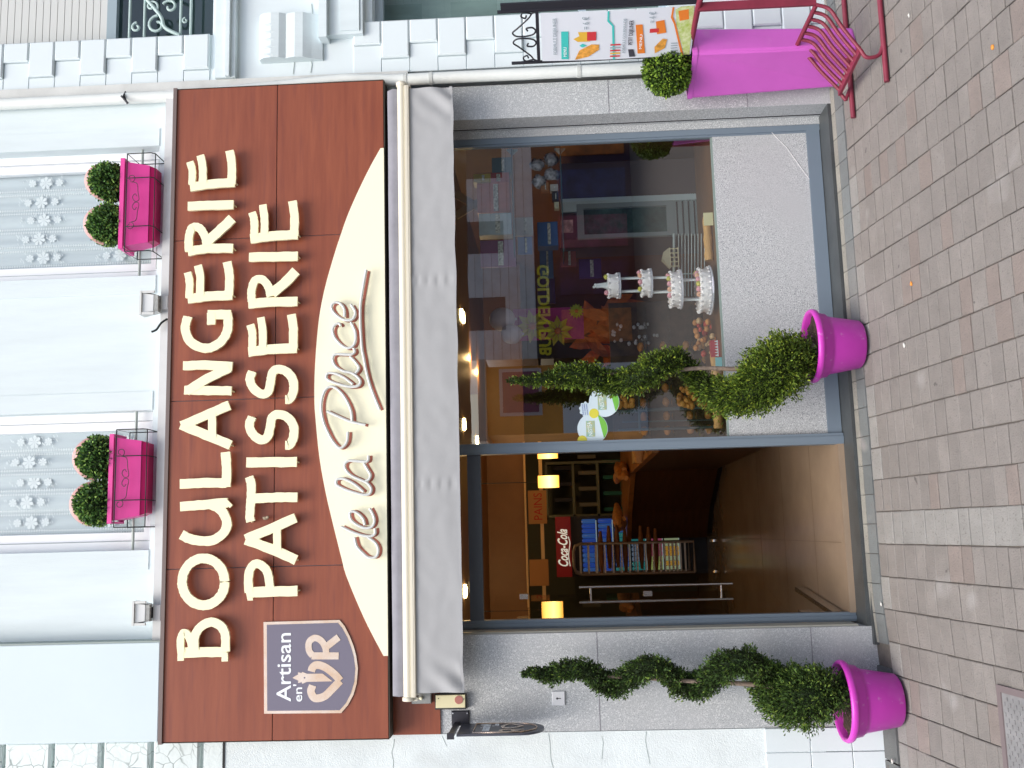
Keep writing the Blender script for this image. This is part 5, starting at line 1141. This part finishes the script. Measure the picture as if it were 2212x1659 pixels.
for s_, dz_ in (('Découvrez', .012), ('nos nouvelles', -.001), ('boissons fraîches', -.015)): text(s_, 'lettering', bi, ct, (c.x - .035, c.y - .001, c.z + dz_), (1, 0, .08), (0, 0, 1), .013, .0004, wfit=.068)

# ------------------------------------------------------------------ pots and spiral trees
def pot(cx_, cy2, zb, zt, rt, rb_, lab, grp):
    t = thing('plant_pot', lab, 'plant pot', (cx_, cy2, zb), grp); h = zt - zb
    prof = [(rb_ * .9, 0), (rb_, .012), (rb_ + (rt * .86 - rb_) * .62, h * .62), (rt * .83, h * .70), (rt * .86, h * .71), (rt * .90, h * .86), (rt * .93, h * .87)]
    m_ = MB(); m_.lathe((cx_, cy2, zb), prof, 48); m_.build('pot_body', pink, t)
    m_ = MB(); rm = [(rt * .90, h * .86), (rt * .97, h * .875), (rt, h * .915), (rt, h * .96), (rt * .97, h), (rt * .92, h * 1.0), (rt * .88, h * .97), (rt * .86, h * .86), (rt * .855, h * .8)]
    o = len(m_.v); n_ = 48; vs = []
    for r, hh in rm:
        for q in range(n_): vs.append((cx_ + r * math.cos(2 * math.pi * q / n_), cy2 + r * math.sin(2 * math.pi * q / n_), zb + hh))
    m_.add(vs, [(i * n_ + q, i * n_ + (q + 1) % n_, (i + 1) * n_ + (q + 1) % n_, (i + 1) * n_ + q) for i in range(len(rm) - 1) for q in range(n_)], True); m_.build('pot_rim', pink, t)
    m_ = MB(); vs = [(cx_, cy2, zb + h * .90)]; rg_ = random.Random(2)
    for ring_ in range(1, 8):
        for q in range(32): r = rt * .85 * ring_ / 7; vs.append((cx_ + r * math.cos(2 * math.pi * q / 32), cy2 + r * math.sin(2 * math.pi * q / 32), zb + h * .885 + rg_.uniform(-.006, .008)))
    fs = [(0, 1 + q, 1 + (q + 1) % 32) for q in range(32)] + [(1 + i * 32 + q, 1 + (i + 1) * 32 + q, 1 + (i + 1) * 32 + (q + 1) % 32, 1 + i * 32 + (q + 1) % 32) for i in range(6) for q in range(32)]
    m_.add(vs, fs); m_.build('potting_soil', soil, t)
P1 = (-.955, -.225); P2 = (1.01, -.162)
pot(P1[0], P1[1], gz(*P1) + .004, .256, .216, .138, 'magenta pot under the left spiral tree by the granite pillar', 'magenta pots of the spiral trees')
pot(P2[0], P2[1], gz(*P2) + .004, .272, .213, .138, 'magenta pot under the spiral tree in front of the shop window', 'magenta pots of the spiral trees')
def spiral(path, Y0, trunk, lab, cols, seed, base):
    rg_ = random.Random(seed); t = thing('spiral_tree', lab, 'topiary tree', base, 'spiral clipped trees in pots')
    C3 = []
    for (x, y, r, dy) in path:
        p_ = at(x, y, Y0 + dy); C3.append((p_, r / (FOC / (5.9 + Y0 + dy))))
    pts = spline([c for c, _ in C3], 6); rad = []
    for i in range(len(C3) - 1):
        for q in range(6): rad.append(C3[i][1] * (1 - q / 6) + C3[i + 1][1] * q / 6)
    rad.append(C3[-1][1])
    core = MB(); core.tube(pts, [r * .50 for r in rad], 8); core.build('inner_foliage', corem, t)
    m_ = MB(); 
    for i, (c, r) in enumerate(zip(pts, rad)):
        seg = (pts[min(i + 1, len(pts) - 1)] - pts[max(i - 1, 0)]).length / 2
        n_ = int(80000 * seg * r * (1 + r / .055)) + 20
        for _ in range(n_):
            d = rv3(rg_); q = r * (.84 if r < .10 else .95) * (.40 + .58 * rg_.random() ** .7) * (1 + .40 * noise.noise((c + d * r) * 18)); p_ = c + d * q + rv3(rg_) * seg * .6
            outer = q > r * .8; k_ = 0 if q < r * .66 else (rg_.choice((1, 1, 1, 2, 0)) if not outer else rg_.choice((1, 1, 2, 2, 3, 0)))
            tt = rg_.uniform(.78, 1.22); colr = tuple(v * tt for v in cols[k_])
            dd = (d + Vector((0, -.2, .55)) + rv3(rg_) * .75).normalized()
            L_ = rg_.uniform(.012, .026) * (1.1 if outer else .9); sn = rv3(rg_)
            leafquad(m_, p_, dd, sn, L_, .0075, colr)
            if rg_.random() < .6:
                s2 = (dd + rv3(rg_) * .7).normalized(); leafquad(m_, p_ + dd * L_ * .35, s2, sn, L_ * .7, .0055, colr)
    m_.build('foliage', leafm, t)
    m_ = MB(); TP = spline([at(x, y, Y0) for x, y in trunk] + [Vector(base)], 5); m_.tube(TP, [.006 + .013 * i / len(TP) for i in range(len(TP))], 8); m_.build('trunk', bark, t)
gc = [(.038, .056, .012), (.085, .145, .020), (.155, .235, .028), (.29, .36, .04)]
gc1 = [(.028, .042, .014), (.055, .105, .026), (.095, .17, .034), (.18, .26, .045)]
spiral([(1100, 822, 4, 0), (1130, 822, 8, 0), (1165, 820, 15, 0), (1205, 815, 24, 0), (1245, 808, 33, -.02), (1285, 816, 36, .0), (1325, 827, 33, .04), (1370, 820, 36, -.04), (1408, 800, 38, -.09), (1440, 782, 34, -.07), (1470, 778, 24, .03), (1492, 806, 24, .10), (1520, 832, 33, .10), (1560, 856, 42, .02), (1605, 855, 48, -.06), (1640, 832, 62, -.10), (1672, 802, 72, -.08), (1700, 780, 68, .0), (1722, 765, 46, .05)],
       -.162, [(1150, 822), (1250, 815), (1350, 805), (1450, 800), (1520, 795), (1590, 797), (1660, 790), (1720, 772)], 'spiral clipped conifer in front of the shop window', gc, 31, (P2[0], P2[1], .24))
zz15 = lambda L_: [(1106 + a_ / 4, 1244.25 + b_2 / 4, r_ / 4, d_) for a_, b_2, r_, d_ in L_]
spiral(zz15([(100, 850, 14, 0), (170, 830, 40, 0), (250, 845, 65, 0), (340, 850, 90, 0), (450, 820, 105, -.02), (570, 800, 100, -.05), (680, 840, 110, -.03), (770, 900, 125, .03), (870, 950, 120, .08), (960, 910, 120, .04), (1060, 840, 125, -.04), (1150, 775, 110, -.09), (1260, 780, 90, -.08), (1350, 830, 100, -.02), (1440, 915, 125, .06), (1550, 960, 130, .10), (1650, 940, 130, .05), (1750, 850, 135, -.04), (1860, 765, 150, -.12), (1990, 730, 145, -.14), (2090, 760, 120, -.08), (2150, 830, 130, .02), (2230, 930, 205, .08), (2330, 1010, 245, .08), (2430, 1050, 270, .02), (2530, 1050, 275, -.05), (2620, 1020, 250, -.06), (2690, 1000, 215, -.03), (2760, 985, 150, .0)]),
       -.225, [(1150, 1455), (1260, 1459), (1400, 1466), (1500, 1472), (1620, 1478), (1720, 1490), (1800, 1508)], 'dark spiral clipped conifer beside the granite pillar', gc1, 32, (P1[0], P1[1], .22))

# ------------------------------------------------------------------ tall planter with round bush at right
px_, py_ = 2.715, -.28
tp_ = thing('tall_planter', 'tall tapered pink planter behind the menu stand', 'planter', (px_, py_, gz(px_, py_)))
zt = .885; z0 = -.055
TL, TC = Vector((2.555, -.13, 0)), Vector((2.70, -.44, 0)); BL_, BC = Vector((2.605, -.09, 0)), Vector((2.70, -.425, 0)); pt, pb_ = Vector((.20, .092, 0)), Vector((.15, .058, 0))
def rq(L, C, d, z, k=0.0):
    q = [L, C, C + d, L + d]; m0 = sum(q, Vector((0, 0, 0))) / 4; out = []
    for i in range(4):                      # softened corners
        a_, c_, b_2 = q[i - 1], q[i], q[(i + 1) % 4]
        for v in (c_ + (a_ - c_).normalized() * .02, c_ + ((a_ - c_).normalized() + (b_2 - c_).normalized()) * .006, c_ + (b_2 - c_).normalized() * .02):
            w_ = m0 + (v - m0) * (1 + k); out.append((w_.x, w_.y, z))
    return out
rings = [rq(BL_, BC, pb_, z0, -.03), rq(BL_, BC, pb_, z0 + .01), rq(TL, TC, pt, zt - .03), rq(TL, TC, pt, zt - .028, .03), rq(TL, TC, pt, zt, .035), rq(TL, TC, pt, zt, -.07), rq(TL, TC, pt, zt - .07, -.09)]
m_ = MB(); vs = [v for r_2 in rings for v in r_2]
m_.add(vs, [tuple(range(11, -1, -1))] + [(i * 12 + q, i * 12 + (q + 1) % 12, (i + 1) * 12 + (q + 1) % 12, (i + 1) * 12 + q) for i in range(len(rings) - 1) for q in range(12)]); m_.build('planter_body', pinkp, tp_)
m_ = MB(); m_.add(rq(TL, TC, pt, zt - .05, -.085), [tuple(range(12))]); m_.build('potting_soil', soil, tp_)
t = thing('clipped_bush', 'round bright green clipped bush in the tall pink planter', 'bush', (px_, py_, zt - .04))
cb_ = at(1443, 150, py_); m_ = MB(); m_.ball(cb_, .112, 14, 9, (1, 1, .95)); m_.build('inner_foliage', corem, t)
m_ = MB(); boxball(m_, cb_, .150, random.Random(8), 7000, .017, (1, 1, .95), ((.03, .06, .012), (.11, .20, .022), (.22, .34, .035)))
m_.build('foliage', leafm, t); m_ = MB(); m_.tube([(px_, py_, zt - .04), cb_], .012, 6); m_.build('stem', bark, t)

# ------------------------------------------------------------------ red slatted chair with runners, and the menu board it carries
yA, yB = -.35, -.75
Ax, Bx_ = 2.705, 2.87
ch_ = thing('slatted_chair', 'dark red slatted metal chair on two ground runners', 'chair', (2.75, -.55, -.08))
def onY(x, y, Y): return at(x, y, Y)
top_a, top_b = onY(1486, 128, yA), onY(1519, 2, yB)
a1 = onY(1500, 112, yA); a2 = onY(1715, 112, yA); b1 = onY(1520, 15, yB); b2 = onY(1763, 10, yB)
m_ = MB(); w2 = .011
m_.box((a1.x - .024, yA - .008, a2.z), (a1.x + .024, yA + .008, a1.z + .03)); m_.build('back_post', maroon, ch_); m_ = MB(); m_.box((b1.x - .024, yB - .008, b2.z), (b1.x + .024, yB + .008, b1.z + .03)); m_.build('back_post', maroon, ch_)
m_ = MB(); m_.tube([(a1.x - .05, yA + .02, a1.z + .03), (a1.x, yA, a1.z + .03), (b1.x, yB, b1.z + .03), (b1.x + .03, yB - .06, b1.z + .02)], .017, 6); m_.build('top_rail', maroon, ch_)
fA = onY(1806, 197, yA); fB = onY(1869, 107, yB); m_ = MB()
obox(m_, (fA.x, yA + .02, 0), (fB.x, yB - .0, 0), .045, (fA.z + fB.z) / 2 - .006, (fA.z + fB.z) / 2 + .010); m_.build('front_bar', maroon, ch_)
zf_ = (fA.z + fB.z) / 2
for i in range(8):
    f = i / 7; Y = yA + (yB - yA) * f; tA = Vector((a2.x + (b2.x - a2.x) * f, Y, a2.z + (b2.z - a2.z) * f)); tB = Vector((fA.x + (fB.x - fA.x) * f, Y, zf_))
    m_ = MB(); m_.tube(spline([tA, tA.lerp(tB, .12) + Vector((0, 0, -.045)), tA.lerp(tB, .5) + Vector((0, 0, -.02)), tB], 5), .0105, 6); m_.build('seat_slat', maroon, ch_)
m_ = MB(); m_.tube([(a2.x, yA, a2.z), (b2.x, yB, b2.z)], .014, 6); m_.build('rear_seat_bar', maroon, ch_)
for Y, xs_ in ((yA + .02, (2.31, 3.6)), (yB, (2.33, 3.6))):
    z = gz(2.5, Y) + .018; m_ = MB(); m_.tube([(xs_[0], Y, z), (xs_[1], Y, z)], .015, 8); m_.build('runner', maroon, ch_)
    xf = fA.x if Y > -.5 else fB.x; m_ = MB(); m_.tube(spline([(xf, Y, zf_), (xf - .045, Y, zf_ - .03), (xf - .035, Y, z + .03), (xf + .03, Y, z)], 5), .011, 8); m_.build('foot', maroon, ch_)
# menu board in the plane through the rail
PA = Vector((Ax, yA, 0)); PB = Vector((Bx_, yB, 0)); eb = (PB - PA).normalized(); nb_ = Vector((eb.y, -eb.x, 0))
if nb_.dot(CAM - PA) < 0: nb_ = -nb_
H = lambda x, y, o=0.0: hit(x, y, PA, nb_) + nb_ * o
mbd = thing('menu_board', 'tall white menu poster in a black scroll topped frame above the red chair', 'menu board', H(1490, 75))
c1, c2, c3, c4 = H(1162, 134), H(1162, 22), H(1515, 15), H(1480, 127)
ztp = (c1.z + c2.z) / 2; zbt = (c3.z + c4.z) / 2
yl, yr_ = (c1 - PA).dot(eb) , (c2 - PA).dot(eb)
def BP(u_, z, o=0.0): v = PA + eb * u_ + nb_ * o; v.z = z; return v
print('board', yl, yr_, ztp, zbt)
m_ = MB()
for u_ in (yl, yr_):
    m_.tube([BP(u_, zbt - .02), BP(u_, ztp + (.16 if u_ == yl else .22))], .010, 4)
m_.tube([BP(yl, ztp), BP(yr_, ztp)], .013, 4); m_.tube([BP(yl, zbt), BP(yr_, zbt)], .008, 4)
m_.prism([BP(yr_ - .012, zbt), BP(yr_ + .05, zbt), BP(yr_ + .05, ztp + .2), BP(yr_ - .012, ztp + .2)], nb_ * -.012)
m_.build('board_frame', black, mbd)
m_ = MB(); Wd = yr_ - yl; um = (yl + yr_) / 2
for sg in (-1, 1):
    f = lambda u_, z: BP(um + sg * u_ * Wd, ztp + z * .15)
    m_.tube(spline([f(.47, .08), f(.44, .2), f(.36, .32), f(.18, .75), f(.10, .95), f(.03, .82), f(.02, .5), f(.05, .18), f(.12, .08), f(.18, .2), f(.17, .42), f(.12, .38)], 5), .005, 6)
    m_.tube(spline([f(.44, .2), f(.47, .5), f(.40, .6), f(.36, .45), f(.41, .4)], 4), .005, 6)
m_.build('scroll_top', black, mbd)
m_ = MB(); bow = .012; n_ = 12; vs = []
uL, uR = yl + .012, yr_ - .012
for i in range(n_ + 1):
    z = zbt + (ztp - .02 - zbt) * i / n_; oo = .008 + bow * math.sin(math.pi * i / n_); vs += [BP(uL, z, oo), BP(uR, z, oo)]
m_.add(vs, [(2 * i, 2 * i + 1, 2 * i + 3, 2 * i + 2) for i in range(n_)], True); m_.build('poster', mat('poster_white', (.72, .76, .82), .35), mbd)
zT = ztp - .02; HH = zT - zbt; UW = uR - uL
def PP(u_, v_, o=.004):
    z = zT - v_ * HH; oo = .008 + bow * math.sin(math.pi * (z - zbt) / HH) + o; return BP(uL + u_ * UW, z, oo)
def patch(name, pts, m, o=.003):
    q = MB(); q.add([PP(a_, b_2, o) for a_, b_2 in pts], [tuple(range(len(pts)))]); return q.build(name, m, mbd)
teal = mat('print_teal', (.06, .55, .50), .4); orange = mat('print_orange', (.78, .22, .03), .4); grey_ = mat('print_grey', (.35, .42, .46), .5); ink = mat('print_black', (.05, .05, .07), .5)
bun = mat('print_bun', (.72, .34, .06), .5, var=.35, vscale=40); redp = mat('print_red', (.60, .04, .05), .5); yel = mat('print_yellow', (.75, .45, .05), .5); lime = mat('print_leaf', (.35, .50, .05), .5, col2=(.75, .78, .5), vscale=35)
patch('teal_band', [(.04, .13), (.62, .13), (.62, .178), (.04, .178)], teal)
patch('orange_band', [(.10, .640), (.70, .615), (.70, .66), (.10, .69)], orange)
patch('teal_line', [(0, .475), (.70, .462), (.70, .475), (0, .49)], teal); patch('teal_line', [(.70, .462), (.80, .43), (1, .43), (1, .442), (.82, .442), (.70, .475)], teal, .0035)
patch('orange_line', [(0, .935), (.66, .865), (.66, .878), (0, .95)], orange); patch('orange_line', [(.66, .865), (.80, .84), (1, .845), (1, .857), (.82, .853), (.66, .878)], orange, .0035)
patch('sandwich_picture', [(.02, .22), (.22, .25), (.34, .33), (.33, .38), (.22, .38), (.08, .31)], bun)
patch('fries_picture', [(.40, .24), (.46, .21), (.52, .25), (.60, .24), (.60, .32), (.40, .32)], yel); patch('fries_box', [(.42, .30), (.60, .30), (.60, .36), (.42, .36)], redp, .0035)
patch('cup_picture', [(.28, .27), (.32, .25), (.36, .27), (.32, .30)], teal)
patch('pastry_picture', [(.08, .755), (.22, .75), (.38, .80), (.36, .83), (.18, .82)], bun); patch('juice_picture', [(.48, .76), (.74, .745), (.76, .80), (.50, .82)], orange); patch('bottle_picture', [(.52, .71), (.60, .71), (.60, .77), (.52, .77)], redp, .0035)
patch('leaf_strip', [(0, .955), (.66, .882), (.95, .865), (1, .90), (1, .985), (0, .99)], lime)
patch('juice_glass', [(.72, .90), (.92, .885), (.94, .95), (.74, .96)], orange, .0035)
patch('logo_block', [(.04, .585), (.20, .575), (.20, .61), (.04, .625)], ink)
for i in range(5):
    patch('tick_row', [(.06 + .06 * i, .455), (.09 + .06 * i, .455), (.09 + .06 * i, .52), (.06 + .06 * i, .525)], (redp, yel, redp, grey_, redp)[i], .004)
    patch('tick_row', [(.06 + .05 * i, .86), (.08 + .05 * i, .857), (.08 + .05 * i, .90), (.06 + .05 * i, .905)], grey_, .004)
def ptx(s_, u_, v_, hgt, wid, m): a_ = PP(u_, v_, .005); b_2 = PP(u_ + wid, v_, .005); text(s_, 'poster_lettering', m, mbd, a_, b_2 - a_, (0, 0, 1), hgt, .0006, wfit=(b_2 - a_).length)
ptx('FORMULE DEJEUNER', .15, .10, .030, .75, grey_); ptx('PETIT DEJEUNER', .30, .60, .034, .50, ink); ptx('FORMULE GOURMANDE', .14, .555, .026, .7, grey_)
ptx('= 6 €', .66, .31, .05, .25, grey_); ptx('= 4 €', .72, .74, .05, .22, grey_); ptx('MENU', .10, .165, .026, .2, whiteprint); ptx('MENU', .2, .665, .022, .3, whiteprint)

# ------------------------------------------------------------------ small litter on the paving
lm = mat('litter_pale', (.60, .60, .56), .8); lo = mat('litter_orange', (.70, .28, .05), .8)
for i, (x, y, m, lab) in enumerate(((1965, 33, lm, 'crumpled pale cigarette end right of the chair runner'), (1970, 613, lo, 'tiny orange leaf scrap between the paving joints'), (1955, 745, lm, 'small white paper scrap beside the magenta pot'), (1929, 1650 - 5, lm, 'tiny white scrap by the corner slab'), (1905, 1305, lm, 'white scrap on the paving below the doorway'), (2146, 102, lo, 'orange scrap on a paving joint at the street side'))):
    p_ = groundpt(x, y); m_ = MB(); m_.ball(p_ + Vector((0, 0, .004)), .012, 6, 4, (1.2, .7, .5), .7); tag(m_.build('litter_scrap', m), lab, 'litter')

# ------------------------------------------------------------------ across the square (seen mirrored in the shop window)
def mir(x, y, dist): p_ = at(x, y, .23 + dist); return Vector((p_.x, .23 - dist, p_.z))
DB = 26.0
pw_ = thing('pub_building', 'white building with a dark pub front across the square', 'building', (14, -DB - 3, -1))
wx0, wx1 = mir(1150, 775, DB).x, mir(1150, 300, DB).x + 6; zf0, zf1 = mir(1192, 650, DB).z, mir(1157, 650, DB).z
yb = .23 - DB
m_ = MB(); m_.box((wx0, yb - 8, zf1), (wx1, yb, 9.0)); m_.build('upper_wall', mat('pub_wall', (.90, .88, .84), .8, var=.1), pw_)
m_ = MB()
for q in range(26): m_.box((wx0 + .0, yb, zf1 + .3 + q * .28), (wx1, yb + .01, zf1 + .31 + q * .28))
m_.build('course_line', mat('pub_course', (.30, .28, .26), .9), pw_)
m_ = MB(); m_.box((wx0, yb - 8, -1), (wx1, yb - .1, zf0)); m_.build('pub_front', mat('pub_front', (.035, .015, .05), .4, var=.5, vscale=2), pw_)
m_ = MB(); m_.box((wx0, yb - .1, zf0), (wx1, yb + .1, zf1)); m_.build('fascia', mat('pub_fascia', (.012, .012, .03), .4), pw_)
xr = mir(1170, 575, DB).x; xl_ = mir(1170, 770, DB).x
text('GOLDEN PUB', 'pub_lettering', mat('pub_yellow', (.95, .85, .02), .5), pw_, (xr, yb + .12, zf0 + .08), (-1, 0, 0), (0, 0, 1), (zf1 - zf0) * 1.0, .03, wfit=xr - xl_, bold=.03)
for i in range(5):
    m_ = MB(); x = wx0 + 1.0 + i * 2.6
    for z in (zf1 + 1.0, zf1 + 3.6):
        m_.box((x, yb - .05, z), (x + 1.1, yb + .02, z + 1.6))
    m_.build('window', mat('pub_window', (.10, .11, .12), .2), pw_)
for i in range(7):
    x = wx0 + .5 + i * 1.6; m_ = MB(); m_.box((x, yb - .09, -.8), (x + 1.1, yb - .04, zf0 - .3)); m_.build('poster_panel', mat('pub_panel_%d' % (i % 4), [(.60, .16, .03), (.06, .03, .10), (.30, .04, .10), (.03, .05, .16)][i % 4], .5, var=.6, vscale=3), pw_)
oh = thing('orange_house', 'orange rendered house with a pink framed window across the square', 'building', (4, -DB - 2, -1))
ox0, ox1 = mir(1150, 938, DB - 2).x, mir(1150, 790, DB - 2).x; oz = mir(1052, 860, DB - 2).z; yo2 = .23 - DB + 2
m_ = MB(); m_.box((ox0, yo2 - 8, -1), (ox1, yo2, oz)); m_.build('wall', mat('orange_wall', (.70, .30, .05), .8, var=.25, vscale=.8), oh)
m_ = MB(); m_.box((ox0 - .2, yo2 - 8, oz), (ox1 + .2, yo2 + .3, oz + .25)); m_.build('cornice', mat('cornice', (.5, .45, .36), .8), oh)
a = mir(1165, 890, DB - 2); b = mir(1085, 805, DB - 2); m_ = MB(); m_.box((a.x - .1, yo2, a.z - .1), (b.x + .1, yo2 + .04, b.z + .1)); wo_ = m_.build('window', mat('pale_frame', (.6, .5, .48), .6), oh)
m_ = MB(); m_.box((a.x, yo2 + .04, a.z), (b.x, yo2 + .06, b.z)); m_.build('pane', mat('plum_pane', (.22, .03, .10), .3), wo_)
m_ = MB(); m_.box((ox0, yo2, -1), (ox1, yo2 + .05, mir(1215, 860, DB - 2).z)); m_.build('ground_front', mat('white_front', (.8, .8, .8), .6), oh)
wt = thing('terrace_houses', 'long pale terrace behind the orange house across the square', 'building', (-15, -DB - 10, -1))
m_ = MB(); m_.box((-34, -DB - 14, -1), (ox0 - .2, -DB - 6, 5.2)); m_.build('wall', mat('pale_wall', (.8, .78, .72), .8), wt)
for i in range(12):
    m_ = MB(); x = ox0 - 2.2 - i * 2.4; m_.box((x, -DB - 6, .6), (x + 1, -DB - 5.95, 2.6)); m_.build('window', mat('pub_window', (.1, .11, .12), .2), wt)
